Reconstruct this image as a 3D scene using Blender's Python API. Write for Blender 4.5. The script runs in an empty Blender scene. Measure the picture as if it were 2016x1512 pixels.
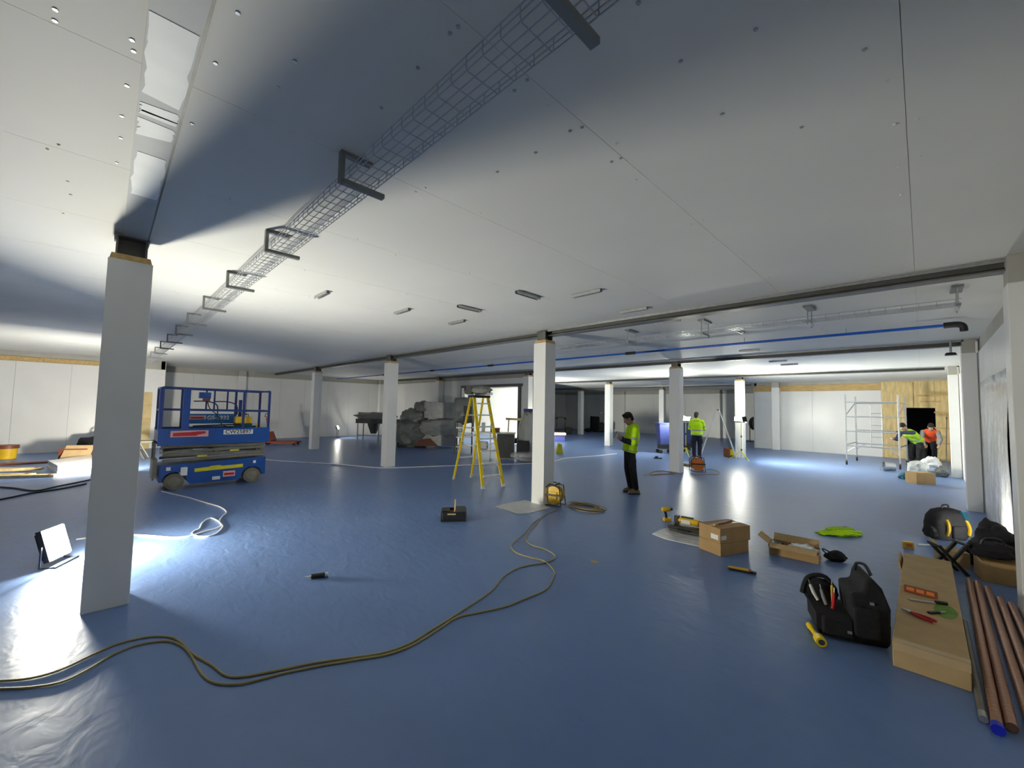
import bpy, math, random
from mathutils import Vector, Matrix, Euler, noise
random.seed(7)
SC = bpy.context.scene
COL = SC.collection
PI = math.pi

# ------------------------------------------------------------------ camera, world, exposure
F_PX, PITCH, ROLL, CAM_H, YAW = 804.0, math.atan(46.4 / 804.0), 0.02, 1.8, 0.7883
cd = bpy.data.cameras.new('camera')
cd.sensor_fit = 'HORIZONTAL'; cd.sensor_width = 36.0
cd.lens = 36.0 * F_PX / 2016.0
cd.clip_start = 0.05; cd.clip_end = 200
cam = bpy.data.objects.new('camera', cd); COL.objects.link(cam)
cam.matrix_world = (Matrix.Translation((0, 0, CAM_H)) @ Matrix.Rotation(YAW, 4, 'Z')
                    @ Matrix.Rotation(PI / 2 + PITCH, 4, 'X') @ Matrix.Rotation(ROLL, 4, 'Z'))
SC.camera = cam
wd = bpy.data.worlds.new('world'); SC.world = wd; wd.use_nodes = True
wd.node_tree.nodes['Background'].inputs[0].default_value = (0.5, 0.6, 0.8, 1)
wd.node_tree.nodes['Background'].inputs[1].default_value = 0.004
vs = SC.view_settings
vs.view_transform = 'Standard'; vs.look = 'None'; vs.gamma = 1.0; vs.use_curve_mapping = False
vs.exposure = 1.6
SC.cycles.use_denoising = True
SC.cycles.diffuse_bounces = 6
SC.cycles.caustics_reflective = False
SC.cycles.caustics_refractive = False
SC.cycles.sample_clamp_indirect = 6.0
# light output of the site lamps (emission strength of their lenses)
FLOOD_NEAR, STAND_LAMP, STAND_LAMP_B, ROOM_LAMP, LEFT_LAMP, WALL_LAMP, TABLE_LAMP = 310, 1250, 480, 900, 520, 170, 110


def ray_w(px, py):
    u, v = px - 1008.0, 756.0 - py
    a = u * math.cos(ROLL) - v * math.sin(ROLL); b = u * math.sin(ROLL) + v * math.cos(ROLL)
    y = F_PX * math.cos(PITCH) - b * math.sin(PITCH); z = F_PX * math.sin(PITCH) + b * math.cos(PITCH)
    return Vector((a * math.cos(YAW) - y * math.sin(YAW), a * math.sin(YAW) + y * math.cos(YAW), z))


def G(px, py, z=0.0):
    """point seen at a photo pixel on the horizontal plane z"""
    d = ray_w(px, py); t = (z - CAM_H) / d.z
    return Vector((d.x * t, d.y * t, z))


def OP(px, py, axis, val):
    d = ray_w(px, py); t = val / d[axis]
    return Vector((d.x * t, d.y * t, CAM_H + d.z * t))


# ------------------------------------------------------------------ materials
MATS = {}


def mat(name, col, rough=0.5, metal=0.0, var=0.12, scale=8.0, bump=0.0, bscale=40.0, spec=0.5, trans=0.0, alpha=1.0, coat=0.0, stretch=None):
    if name in MATS:
        return MATS[name]
    m = bpy.data.materials.new(name); m.use_nodes = True
    nt = m.node_tree; b = nt.nodes['Principled BSDF']
    tc = nt.nodes.new('ShaderNodeTexCoord')
    src = tc.outputs['Object']
    if stretch:
        mp = nt.nodes.new('ShaderNodeMapping'); mp.inputs['Scale'].default_value = stretch
        nt.links.new(src, mp.inputs[0]); src = mp.outputs[0]
    n = nt.nodes.new('ShaderNodeTexNoise'); n.inputs['Scale'].default_value = scale; n.inputs['Detail'].default_value = 3
    nt.links.new(src, n.inputs['Vector'])
    r = nt.nodes.new('ShaderNodeValToRGB')
    r.color_ramp.elements[0].position = 0.3; r.color_ramp.elements[1].position = 0.7
    lo = tuple(c * (1 - var) for c in col) + (1,); hi = tuple(min(1, c * (1 + var * 0.6)) for c in col) + (1,)
    r.color_ramp.elements[0].color = lo; r.color_ramp.elements[1].color = hi
    nt.links.new(n.outputs['Fac'], r.inputs[0]); nt.links.new(r.outputs[0], b.inputs['Base Color'])
    b.inputs['Roughness'].default_value = rough; b.inputs['Metallic'].default_value = metal
    b.inputs['Specular IOR Level'].default_value = spec
    b.inputs['Transmission Weight'].default_value = trans
    b.inputs['Alpha'].default_value = alpha
    b.inputs['Coat Weight'].default_value = coat
    if bump > 0:
        n2 = nt.nodes.new('ShaderNodeTexNoise'); n2.inputs['Scale'].default_value = bscale; n2.inputs['Detail'].default_value = 2
        nt.links.new(src, n2.inputs['Vector'])
        bp = nt.nodes.new('ShaderNodeBump'); bp.inputs['Strength'].default_value = bump; bp.inputs['Distance'].default_value = 0.02
        nt.links.new(n2.outputs['Fac'], bp.inputs['Height']); nt.links.new(bp.outputs[0], b.inputs['Normal'])
    MATS[name] = m
    return m


def emit(name, col, strength):
    if name in MATS:
        return MATS[name]
    m = bpy.data.materials.new(name); m.use_nodes = True
    b = m.node_tree.nodes['Principled BSDF']
    b.inputs['Base Color'].default_value = (0.8, 0.8, 0.8, 1)
    b.inputs['Emission Color'].default_value = col + (1,)
    b.inputs['Emission Strength'].default_value = strength
    MATS[name] = m
    return m


def floor_material():
    m = bpy.data.materials.new('blue_resin_floor'); m.use_nodes = True
    nt = m.node_tree; b = nt.nodes['Principled BSDF']; L = nt.links.new
    tc = nt.nodes.new('ShaderNodeTexCoord')
    n = nt.nodes.new('ShaderNodeTexNoise'); n.inputs['Scale'].default_value = 0.7; n.inputs['Detail'].default_value = 5
    L(tc.outputs['Object'], n.inputs['Vector'])
    r = nt.nodes.new('ShaderNodeValToRGB')
    r.color_ramp.elements[0].position = 0.3; r.color_ramp.elements[1].position = 0.7
    r.color_ramp.elements[0].color = (0.135, 0.222, 0.445, 1); r.color_ramp.elements[1].color = (0.165, 0.258, 0.495, 1)
    L(n.outputs['Fac'], r.inputs[0]); L(r.outputs[0], b.inputs['Base Color'])
    # trowel marks: broad, shallow ripples in the coat
    mp = nt.nodes.new('ShaderNodeMapping'); mp.inputs['Scale'].default_value = (1.0, 1.7, 1.0); mp.inputs['Rotation'].default_value = (0, 0, 0.7)
    L(tc.outputs['Object'], mp.inputs[0])
    n2 = nt.nodes.new('ShaderNodeTexNoise'); n2.inputs['Scale'].default_value = 4.0; n2.inputs['Detail'].default_value = 3; n2.inputs['Distortion'].default_value = 0.6
    L(mp.outputs[0], n2.inputs['Vector'])
    bp = nt.nodes.new('ShaderNodeBump'); bp.inputs['Strength'].default_value = 0.26; bp.inputs['Distance'].default_value = 0.02
    L(n2.outputs['Fac'], bp.inputs['Height']); L(bp.outputs[0], b.inputs['Normal'])
    rr = nt.nodes.new('ShaderNodeMapRange'); rr.inputs['To Min'].default_value = 0.30; rr.inputs['To Max'].default_value = 0.38
    L(n.outputs['Fac'], rr.inputs['Value']); L(rr.outputs[0], b.inputs['Roughness'])
    b.inputs['Specular IOR Level'].default_value = 0.22
    return m


M_FLOOR = floor_material()
M_CEIL = mat('ceiling_board', (0.70, 0.70, 0.66), 0.6, var=0.03, scale=1.2)
M_WHITE = mat('white_hygienic_panel', (0.80, 0.80, 0.78), 0.32, var=0.03, scale=1.5)
M_BAND = mat('bare_plaster_band', (0.46, 0.45, 0.40), 0.75, var=0.08, scale=3)
M_WOOD = mat('softwood_timber', (0.62, 0.42, 0.17), 0.65, var=0.25, scale=3, stretch=(1, 8, 8))
M_PLY = mat('plywood_sheet', (0.72, 0.55, 0.26), 0.6, var=0.22, scale=2.2, stretch=(5, 1, 1))
M_STEEL = mat('grey_painted_steel', (0.16, 0.16, 0.15), 0.45, 0.3, var=0.15)
M_GALV = mat('galvanised_steel', (0.50, 0.51, 0.52), 0.35, 0.8, var=0.15, scale=20)
M_WIRE = mat('bright_tray_wire', (0.55, 0.56, 0.58), 0.3, 0.85, var=0.08)
M_BRKT = mat('bracket_steel', (0.26, 0.27, 0.26), 0.5, 0.5, var=0.1)
M_ALU = mat('aluminium', (0.74, 0.75, 0.75), 0.35, 0.4, var=0.08)
M_BLACK = mat('black_plastic', (0.012, 0.013, 0.015), 0.45, var=0.3)
M_BFAB = mat('black_fabric', (0.010, 0.010, 0.013), 0.85, var=0.35, scale=25, bump=0.3, bscale=120)
M_RUBBER = mat('dusty_rubber', (0.16, 0.15, 0.12), 0.85, var=0.2)
M_YEL = mat('yellow_fibreglass', (0.86, 0.62, 0.01), 0.4, var=0.08)
M_TYEL = mat('tool_yellow', (0.80, 0.50, 0.02), 0.4, var=0.1)
M_BLUE = mat('lift_blue_paint', (0.008, 0.075, 0.33), 0.38, var=0.12)
M_LBLUE = mat('lift_light_blue', (0.01, 0.17, 0.50), 0.4, var=0.1)
M_DBLUE = mat('dark_blue_rail', (0.012, 0.035, 0.20), 0.4, var=0.15)
M_PIPE = mat('blue_air_pipe', (0.012, 0.11, 0.55), 0.35, var=0.08)
M_LIFTG = mat('scissor_arm_grey', (0.20, 0.19, 0.15), 0.6, var=0.2)
M_RED = mat('red_decal', (0.55, 0.015, 0.02), 0.5, var=0.08)
M_DECAL = mat('white_decal', (0.82, 0.82, 0.80), 0.5, var=0.05)
M_PINK = mat('pink_decal', (0.80, 0.45, 0.42), 0.5, var=0.1)
M_DYEL = mat('yellow_decal', (0.75, 0.66, 0.02), 0.5, var=0.1)
M_INK = mat('dark_ink', (0.03, 0.04, 0.06), 0.6, var=0.1)
M_CARD = mat('brown_cardboard', (0.44, 0.28, 0.12), 0.85, var=0.1, scale=6)
M_CARD2 = mat('pale_cardboard', (0.50, 0.35, 0.17), 0.85, var=0.1, scale=6)
M_TAPE = mat('parcel_tape', (0.54, 0.40, 0.22), 0.35, var=0.06)
M_HIVIS = mat('hivis_yellow_fabric', (0.55, 0.88, 0.0), 0.8, var=0.12, scale=14, bump=0.25, bscale=22)
M_HIVISD = mat('hivis_vest_fabric', (0.42, 0.70, 0.03), 0.8, var=0.15, scale=14, bump=0.25, bscale=22)
M_ORNG = mat('orange_vest_fabric', (0.95, 0.10, 0.02), 0.8, var=0.15)
M_REFL = mat('grey_reflective_tape', (0.33, 0.36, 0.36), 0.4, var=0.1)
M_NAVY = mat('navy_work_cloth', (0.010, 0.012, 0.028), 0.85, var=0.25, scale=18, bump=0.3, bscale=20)
M_TROUS = mat('black_work_trousers', (0.009, 0.010, 0.012), 0.9, var=0.3, scale=18, bump=0.3, bscale=20)
M_GREYC = mat('grey_cotton', (0.30, 0.30, 0.30), 0.9, var=0.15)
M_SLEEVE = mat('blue_grey_sleeve', (0.05, 0.06, 0.12), 0.9, var=0.2)
M_SKIN = mat('skin', (0.46, 0.27, 0.19), 0.55, var=0.1, scale=20)
M_HAIR = mat('dark_hair', (0.014, 0.010, 0.008), 0.7, var=0.3, scale=60, bump=0.4, bscale=150)
M_HAIRB = mat('brown_hair', (0.06, 0.042, 0.03), 0.7, var=0.3, scale=60, bump=0.4, bscale=150)
M_BOOT = mat('tan_work_boot', (0.18, 0.14, 0.08), 0.8, var=0.2)
M_DBOOT = mat('dark_work_boot', (0.04, 0.035, 0.03), 0.8, var=0.2)
M_POLY = mat('clear_polythene', (0.62, 0.64, 0.62), 0.18, var=0.12, scale=9, bump=0.9, bscale=9, alpha=0.55)
M_GPOLY = mat('grey_polythene_wrap', (0.22, 0.23, 0.21), 0.3, var=0.2, scale=4, bump=0.45, bscale=6, alpha=0.9)
M_LPOLY = mat('pale_polythene_wrap', (0.46, 0.47, 0.43), 0.28, var=0.18, scale=4, bump=0.45, bscale=7, alpha=0.85)
M_WPOLY = mat('white_polythene_wrap', (0.74, 0.75, 0.76), 0.2, var=0.1, scale=6, bump=0.8, bscale=8)
M_SHEET = mat('thin_dust_sheet', (0.55, 0.56, 0.56), 0.4, var=0.12, scale=7, bump=0.6, bscale=14)
M_BIN = mat('blue_bin_plastic', (0.035, 0.05, 0.20), 0.45, var=0.12)
M_CABLE = mat('olive_yellow_cable', (0.30, 0.25, 0.10), 0.5, var=0.2, scale=3)
M_TANCAB = mat('tan_coiled_cable', (0.36, 0.28, 0.12), 0.5, var=0.2, scale=3)
M_WCAB = mat('white_cable', (0.78, 0.78, 0.76), 0.45, var=0.06)
M_COPPER = mat('copper_pipe', (0.42, 0.22, 0.14), 0.38, 0.55, var=0.25, scale=2, stretch=(20, 0.6, 20))
M_CAP = mat('blue_pipe_cap', (0.01, 0.02, 0.48), 0.4, var=0.1)
M_ORED = mat('pallet_truck_red', (0.42, 0.07, 0.03), 0.5, var=0.15)
M_ORANGE = mat('orange_plastic', (0.70, 0.20, 0.04), 0.5, var=0.12)
M_STAINL = mat('stainless_steel', (0.36, 0.36, 0.35), 0.35, 0.7, var=0.15)
M_DGREY = mat('dark_grey_machine', (0.06, 0.06, 0.058), 0.5, 0.1, var=0.25)
M_FILL = mat('white_filler', (0.86, 0.90, 0.90), 0.5, var=0.06, scale=4)
M_FLNG = mat('primed_flange', (0.50, 0.53, 0.54), 0.55, var=0.08, scale=3)
M_VOID = mat('shade_black_lining', (0.015, 0.014, 0.013), 0.9, var=0.2)  # near-black colour stands in for the shade inside the doorway
M_REDB = mat('red_brown_plastic', (0.22, 0.06, 0.03), 0.5, var=0.2)
M_GREEN = mat('green_marker_print', (0.16, 0.30, 0.05), 0.8, var=0.2)
M_TEAL = mat('teal_plastic', (0.01, 0.10, 0.16), 0.5, var=0.15)


# ------------------------------------------------------------------ mesh helpers
def V(*a):
    return Vector(a)


class MB:
    def __init__(s):
        s.v, s.f = [], []

    def add(s, vs, fs, M=None):
        o = len(s.v)
        s.v += [tuple(M @ Vector(p)) if M else tuple(p) for p in vs]
        s.f += [tuple(i + o for i in f) for f in fs]
        return s

    def box(s, c, d, rz=0.0, R=None):
        x, y, z = d[0] / 2, d[1] / 2, d[2] / 2
        p = [(-x, -y, -z), (x, -y, -z), (x, y, -z), (-x, y, -z), (-x, -y, z), (x, -y, z), (x, y, z), (-x, y, z)]
        M = Matrix.Translation(c) @ (R.to_4x4() if R is not None else Matrix.Rotation(rz, 4, 'Z'))
        return s.add(p, [(3, 2, 1, 0), (4, 5, 6, 7), (0, 1, 5, 4), (1, 2, 6, 5), (2, 3, 7, 6), (3, 0, 4, 7)], M)

    def span(s, a, b):
        c = [(a[i] + b[i]) / 2 for i in range(3)]; d = [abs(b[i] - a[i]) for i in range(3)]
        return s.box(c, d)

    def bar(s, p0, p1, w, h, up=(0, 0, 1)):
        p0, p1 = Vector(p0), Vector(p1); z = (p1 - p0); L = z.length; z.normalize()
        u = Vector(up)
        if abs(z.dot(u)) > 0.99: u = Vector((1, 0, 0))
        x = u.cross(z).normalized(); y = z.cross(x)
        return s.box((p0 + p1) / 2, (w, h, L), R=Matrix((x, y, z)).transposed())

    def loft(s, rings, cap=True, closed=False):
        n = len(rings[0]); vs = [p for r in rings for p in r]; fs = []
        m = len(rings)
        for i in range(m if closed else m - 1):
            for j in range(n):
                a, b = i * n, ((i + 1) % m) * n
                fs.append((a + j, a + (j + 1) % n, b + (j + 1) % n, b + j))
        if cap and not closed:
            fs.append(tuple(range(n))[::-1]); fs.append(tuple((m - 1) * n + j for j in range(n)))
        return s.add(vs, fs)

    def tube(s, pts, r, n=6, closed=False):
        pts = [Vector(p) for p in pts]; k = len(pts); rings = []; ref = None
        rs = r if isinstance(r, (list, tuple)) else [r] * k
        for i in range(k):
            a = pts[(i - 1) % k] if (closed or i > 0) else pts[0]
            b = pts[(i + 1) % k] if (closed or i < k - 1) else pts[-1]
            t = (b - a)
            if t.length < 1e-9: t = Vector((0, 0, 1))
            t.normalize()
            if ref is None:
                ref = Vector((0, 0, 1)) if abs(t.z) < 0.9 else Vector((1, 0, 0))
            x = (ref - t * ref.dot(t)).normalized(); y = t.cross(x); ref = x
            rings.append([pts[i] + (x * math.cos(2 * PI * j / n + PI / n) + y * math.sin(2 * PI * j / n + PI / n)) * rs[i] for j in range(n)])
        return s.loft(rings, closed=closed)

    def cyl(s, p0, p1, r0, r1=None, n=12):
        return s.tube([p0, p1], [r0, r0 if r1 is None else r1], n)

    def ell(s, c, r, R=None, u=12, v=8):
        rings = []
        R = R or Matrix.Identity(3)
        for i in range(1, v):
            t = PI * i / v
            rings.append([Vector(c) + R @ Vector((r[0] * math.sin(t) * math.cos(2 * PI * j / u), r[1] * math.sin(t) * math.sin(2 * PI * j / u), -r[2] * math.cos(t))) for j in range(u)])
        return s.loft(rings)

    def caps(s, p0, p1, r0, r1, n=12):
        p0, p1 = Vector(p0), Vector(p1); d = p1 - p0; L = d.length
        if L < 1e-6: return s.ell(p0, (r0, r0, r0))
        d.normalize(); pts, rs = [], []
        for a in (80, 55, 30, 0):
            a = math.radians(a); pts.append(p0 - d * r0 * math.sin(a)); rs.append(r0 * math.cos(a))
        for a in (0, 30, 55, 80):
            a = math.radians(a); pts.append(p1 + d * r1 * math.sin(a)); rs.append(r1 * math.cos(a))
        return s.tube(pts, rs, n)

    def prism(s, poly, a, b, axis='y'):
        """extrude a 2D outline; axis y: (x,z) outline between y=a and y=b; axis z: (x,y) outline"""
        f = {'y': lambda p, t: (p[0], t, p[1]), 'z': lambda p, t: (p[0], p[1], t), 'x': lambda p, t: (t, p[0], p[1])}[axis]
        n = len(poly)
        vs = [f(p, a) for p in poly] + [f(p, b) for p in poly]
        fs = [tuple(range(n)), tuple(range(2 * n - 1, n - 1, -1))] + [(j, j + n, (j + 1) % n + n, (j + 1) % n) for j in range(n)]
        return s.add(vs, fs)

    def wheel(s, c, r, w, axis='y', n=18):
        a = {'x': Vector((1, 0, 0)), 'y': Vector((0, 1, 0))}[axis] * w / 2
        c = Vector(c)
        return s.tube([c - a, c - a * 0.8, c + a * 0.8, c + a], [r * 0.9, r, r, r * 0.9], n)

    def mesh(s, name):
        me = bpy.data.meshes.new(name); me.from_pydata(s.v, [], s.f); me.update()
        return me

    def build(s, name, m, parent=None, smooth=False, bevel=0.0):
        me = s.mesh(name)
        import bmesh
        bm = bmesh.new(); bm.from_mesh(me); bmesh.ops.recalc_face_normals(bm, faces=bm.faces); bm.to_mesh(me); bm.free()
        if smooth:
            me.shade_smooth(); me.set_sharp_from_angle(angle=0.75)
        return link(name, me, m, parent, bevel)


def link(name, me, m, parent=None, bevel=0.0):
    o = bpy.data.objects.new(name, me); COL.objects.link(o)
    if m is not None and not me.materials: me.materials.append(m)
    if parent is not None: o.parent = parent
    if bevel:
        b = o.modifiers.new('bevel', 'BEVEL'); b.width = bevel; b.segments = 2; b.limit_method = 'ANGLE'
    return o


def tag(o, label=None, cat=None, group=None, kind=None):
    if label: o['label'] = label
    if cat: o['category'] = cat
    if group: o['group'] = group
    if kind: o['kind'] = kind
    return o


def thing(name, label, cat, loc=(0, 0, 0), rz=0.0, group=None):
    o = bpy.data.objects.new(name, None); COL.objects.link(o)
    o.empty_display_size = 0.1
    o.location = loc; o.rotation_euler = (0, 0, rz)
    return tag(o, label, cat, group)


def copy_tree(o, parent=None):
    c = o.copy(); COL.objects.link(c); c.parent = parent
    for ch in list(o.children):
        copy_tree(ch, c)
    return c


def text_mesh(txt, size, name='lettering', bold=0.0):
    cu = bpy.data.curves.new('t', 'FONT'); cu.body = txt; cu.size = size; cu.align_x = 'CENTER'; cu.align_y = 'CENTER'
    cu.extrude = 0.0015; cu.offset = bold
    o = bpy.data.objects.new('t', cu); COL.objects.link(o)
    dg = bpy.context.evaluated_depsgraph_get()
    me = bpy.data.meshes.new_from_object(o.evaluated_get(dg)); me.name = name
    bpy.data.objects.remove(o); bpy.data.curves.remove(cu)
    me.materials.clear()
    return me


def smooth_path(pts, sub=6, closed=False):
    pts = [Vector(p) for p in pts]; n = len(pts); out = []
    rng = range(n) if closed else range(n - 1)
    for i in rng:
        p0 = pts[(i - 1) % n] if closed or i > 0 else pts[0]
        p1 = pts[i]; p2 = pts[(i + 1) % n]
        p3 = pts[(i + 2) % n] if closed or i + 2 < n else pts[-1]
        for k in range(sub):
            t = k / sub
            out.append(0.5 * ((2 * p1) + (p2 - p0) * t + (2 * p0 - 5 * p1 + 4 * p2 - p3) * t * t + (3 * p1 - p0 - 3 * p2 + p3) * t ** 3))
    if not closed: out.append(pts[-1])
    return out


def remesh(name, mb, m, parent=None, voxel=0.012, it=4):
    me = mb.mesh(name + '_src')
    o = bpy.data.objects.new('tmp', me); COL.objects.link(o)
    r = o.modifiers.new('r', 'REMESH'); r.mode = 'VOXEL'; r.voxel_size = voxel
    sm = o.modifiers.new('s', 'SMOOTH'); sm.factor = 0.5; sm.iterations = it
    dg = bpy.context.evaluated_depsgraph_get()
    me2 = bpy.data.meshes.new_from_object(o.evaluated_get(dg)); me2.name = name
    bpy.data.objects.remove(o); bpy.data.meshes.remove(me)
    me2.materials.clear(); me2.shade_smooth()
    return link(name, me2, m, parent)


def lump(mb, c, r, seed=0, amp=0.25, freq=2.0, u=28, v=18, flat=True, boxy=0.0):
    """crumpled, draped mass: an ellipsoid pushed about by noise, flattened where it meets the floor"""
    rings = []
    c = Vector(c); off = Vector((seed * 7.3, seed * 3.1, seed * 1.7))
    for i in range(1, v):
        t = PI * i / v; ring = []
        for j in range(u):
            p = 2 * PI * j / u
            d = Vector((math.sin(t) * math.cos(p), math.sin(t) * math.sin(p), -math.cos(t)))
            if boxy:
                k = 1 / max(abs(d.x), abs(d.y), abs(d.z)); d = d * (1 + (k - 1) * boxy)
            n = noise.noise(d * freq + off) + 0.5 * noise.noise(d * freq * 2.7 + off)
            q = c + Vector((d.x * r[0], d.y * r[1], d.z * r[2])) * (1 + amp * n)
            if flat and q.z < 0.004: q.z = 0.004
            ring.append(q)
        rings.append(ring)
    return mb.loft(rings)


# ------------------------------------------------------------------ the room
CEIL = 3.30
XR, XL, XFL, YB = 0.78, -20.5, -23.15, 30.0
fl = MB().span((-23.6, -7.2, -0.12), (1.1, 30.4, 0)).build('floor', M_FLOOR)
tag(fl, 'glossy blue-lilac resin floor across the whole hall', kind='structure')

ce = MB().span((-23.6, -7.2, CEIL + 0.006), (1.1, 30.4, CEIL + 0.12)).build('ceiling', M_BAND)
tag(ce, 'pale boarded ceiling with thin joints and screw heads', kind='structure')
ROWS = [-7.0, 0.12, 6.05, 11.95, 17.9, 23.9, 30.2]
for r in range(6):
    y0, y1 = ROWS[r] + 0.012, ROWS[r + 1] - 0.012
    me = MB().span((-0.5988, y0, CEIL), (0.5988, y1, CEIL + 0.028)).mesh('ceiling_panel')
    me.materials.append(M_CEIL)
    for k in range(21):
        o = link('ceiling_panel', me, None, ce); o.location.x = 0.58 - 1.2 * k
# screw heads
sc_b, sc_d = MB(), MB()
for k in range(20):
    xs = -0.02 - 1.2 * k
    for side in (-0.05, 0.05):
        for j in range(60):
            y = -3 + j * 0.45 + random.uniform(-0.05, 0.05)
            if random.random() < 0.55:
                sc_d.cyl((xs + side * random.uniform(.6, 1.3), y, CEIL - 0.0015), (xs + side, y, CEIL + 0.004), 0.008, n=5)
for (px, py) in [(109, 18), (108, 40), (260, 78), (263, 100), (250, 168), (240, 228), (238, 271), (230, 320), (133, 357), (139, 383), (902, 52), (886, 65), (823, 133), (751, 212), (468, 25), (424, 124), (580, 120), (548, 172), (378, 243), (1257, 5), (1340, 120), (1421, 224), (1038, 157), (1013, 178), (1146, 250), (1122, 257), (1204, 318), (1222, 311), (1054, 300), (979, 338), (1578, 250), (1488, 57), (1702, 97)]:
    p = G(px, py, CEIL)
    sc_b.cyl((p.x, p.y, CEIL - 0.004), (p.x, p.y, CEIL + 0.004), 0.009, n=6)
tag(sc_d.build('screw_heads', M_CEIL, ce), kind='stuff')
tag(sc_b.build('screw_heads', M_GALV, ce), kind='stuff')


def wall(name, label, a, b, inward, top=3.04, width=1.2, band=True, mat_=M_WHITE, gaps=()):
    """wall along x or y from a to b (2D points); panels sit proud on the inward side; gaps = [(t0,t1,z)] openings"""
    a, b = Vector(a), Vector(b); d = (b - a); L = d.length; d.normalize(); n = Vector(inward)
    def slab(t0, t1, z0, z1, o0, o1):
        p = a + d * t0 + n * o0; q = a + d * t1 + n * o1
        return (min(p.x, q.x), min(p.y, q.y), z0), (max(p.x, q.x), max(p.y, q.y), z1)
    cuts = sorted(gaps); segs = []; t = 0.0
    for (g0, g1, gz) in cuts:
        segs.append((t, g0, 0.0)); segs.append((g0, g1, gz)); t = g1
    segs.append((t, L, 0.0))
    w = MB()
    for (t0, t1, z0) in segs:
        if t1 - t0 > 0.01: w.span(*slab(t0, t1, z0, CEIL + 0.03, -0.12, 0.0))
    ob = w.build(name, M_BAND)
    tag(ob, label, kind='structure')
    for (t0, t1, z0) in segs:
        if z0 >= top - 0.05 or t1 - t0 < 0.02: continue
        k = max(1, round((t1 - t0) / width)); wd_ = (t1 - t0) / k
        for i in range(k):
            MB().span(*slab(t0 + i * wd_ + 0.003, t0 + (i + 1) * wd_ - 0.003, z0 + 0.004, top, 0.0, 0.02)).build('cladding_panel', mat_, ob)
    return ob


w_right = wall('wall_right', 'long white-clad right-hand wall with pilasters', (XR + 0.02, -7), (XR + 0.02, 23.7), (-1, 0))
w_left = wall('wall_left', 'white wall behind the left floodlight, timber strip along its top', (XL - 0.02, -7), (XL - 0.02, 1.6), (1, 0), top=2.98)
w_lr = wall('wall_left_return', 'short shaded return wall beside the scissor lift', (XFL, 1.58), (XL - 0.02, 1.58), (0, 1), band=True)
w_fl = wall('wall_far_left', 'grey-white far left wall behind scissor lift and wrapped machines', (XFL - 0.02, 1.6), (XFL - 0.02, YB), (1, 0))
OX0, OX1 = OP(905, 800, 1, 12.0).x, OP(1022, 800, 1, 12.0).x
w_mr = wall('wall_machine_room', 'white partition with wide lit opening behind the wrapped machines', (XFL, 12.12), (-11.0, 12.12), (0, -1),
            gaps=[(OX0 - XFL, OX1 - XFL, 2.72)])
w_in = wall('wall_inner', 'brightly lit white wall seen through the machine room opening', (XFL, 18.1), (-15.3, 18.1), (0, -1))
w_bk = wall('wall_back', 'distant white back wall of the hall', (XFL, YB), (-6.1, YB), (0, -1))
w_br = wall('wall_back_return', 'white return wall running back beside the timber-topped partition', (-6.12, 23.7), (-6.12, YB), (-1, 0))
w_pt = wall('wall_partition', 'bright white partition with timber strip along its top', (-6.1, 23.7), (-1.25, 23.7), (0, -1), top=2.86)
DX0, DX1 = OP(1786, 850, 1, 23.7).x, OP(1843, 850, 1, 23.7).x
w_pl = wall('wall_plywood', 'yellow plywood wall with dark doorway at the end of the hall', (-1.25, 23.7), (XR, 23.7), (0, -1), top=3.22, width=1.22, mat_=M_PLY,
            gaps=[(DX0 + 1.25, DX1 + 1.25, OP(1815, 803, 1, 23.7).z)])
w_fr = wall('wall_front', 'white wall closing the hall behind the viewpoint', (XL, -7.0), (XR, -7.0), (0, 1))
# lobby beyond the doorway, its darkness painted into a near-black lining
lob = MB()
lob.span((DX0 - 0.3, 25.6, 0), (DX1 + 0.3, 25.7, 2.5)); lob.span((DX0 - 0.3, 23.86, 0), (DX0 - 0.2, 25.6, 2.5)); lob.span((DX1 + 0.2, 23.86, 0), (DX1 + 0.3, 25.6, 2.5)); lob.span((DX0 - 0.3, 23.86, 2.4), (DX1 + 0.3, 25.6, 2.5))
tag(lob.build('wall_lobby', M_VOID), 'dark room beyond the plywood doorway, its shade painted near-black', kind='structure')

# timber strips, built board by board
def timber(name, label, parent_dir, a, b, z0, z1, off, n, m=M_WOOD):
    t = bpy.data.objects.new(name, None); COL.objects.link(t); tag(t, label, kind='structure')
    for i in range(n):
        p = [a[k] + (b[k] - a[k]) * i / n for k in range(2)]; q = [a[k] + (b[k] - a[k]) * (i + 1) / n for k in range(2)]
        if abs(b[0] - a[0]) > abs(b[1] - a[1]):
            MB().span((p[0] + .003, p[1], z0), (q[0] - .003, p[1] + off, z1)).build('timber_board', m, t)
        else:
            MB().span((p[0], p[1] + .003, z0), (p[0] + off, q[1] - .003, z1)).build('timber_board', m, t)
    return t


timber('trim_1', 'raw timber boards above the left wall cladding', 0, (XL - 0.02, -7), (XL - 0.02, 0.3), 2.985, 3.13, 0.035, 4)
timber('trim_2', 'raw timber boards above the bright partition', 0, (-6.1, 23.7), (-1.25, 23.7), 2.87, 3.16, -0.035, 4)
# darker battens and gaps on the plywood wall
bat = bpy.data.objects.new('trim_3', None); COL.objects.link(bat); tag(bat, 'horizontal battens nailed on the plywood wall', kind='structure')
for (z, x0, x1) in [(2.62, -0.15, 0.75), (2.38, -0.05, 0.5), (1.95, 0.32, 0.75), (1.32, 0.32, 0.75), (0.72, 0.32, 0.75)]:
    MB().box(((x0 + x1) / 2, 23.66, z), (x1 - x0, 0.03, 0.06)).build('batten', M_WOOD, bat)
MB().box((-0.42, 23.655, 2.67), (0.30, 0.05, 1.0)).build('batten', M_PLY, bat)
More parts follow.
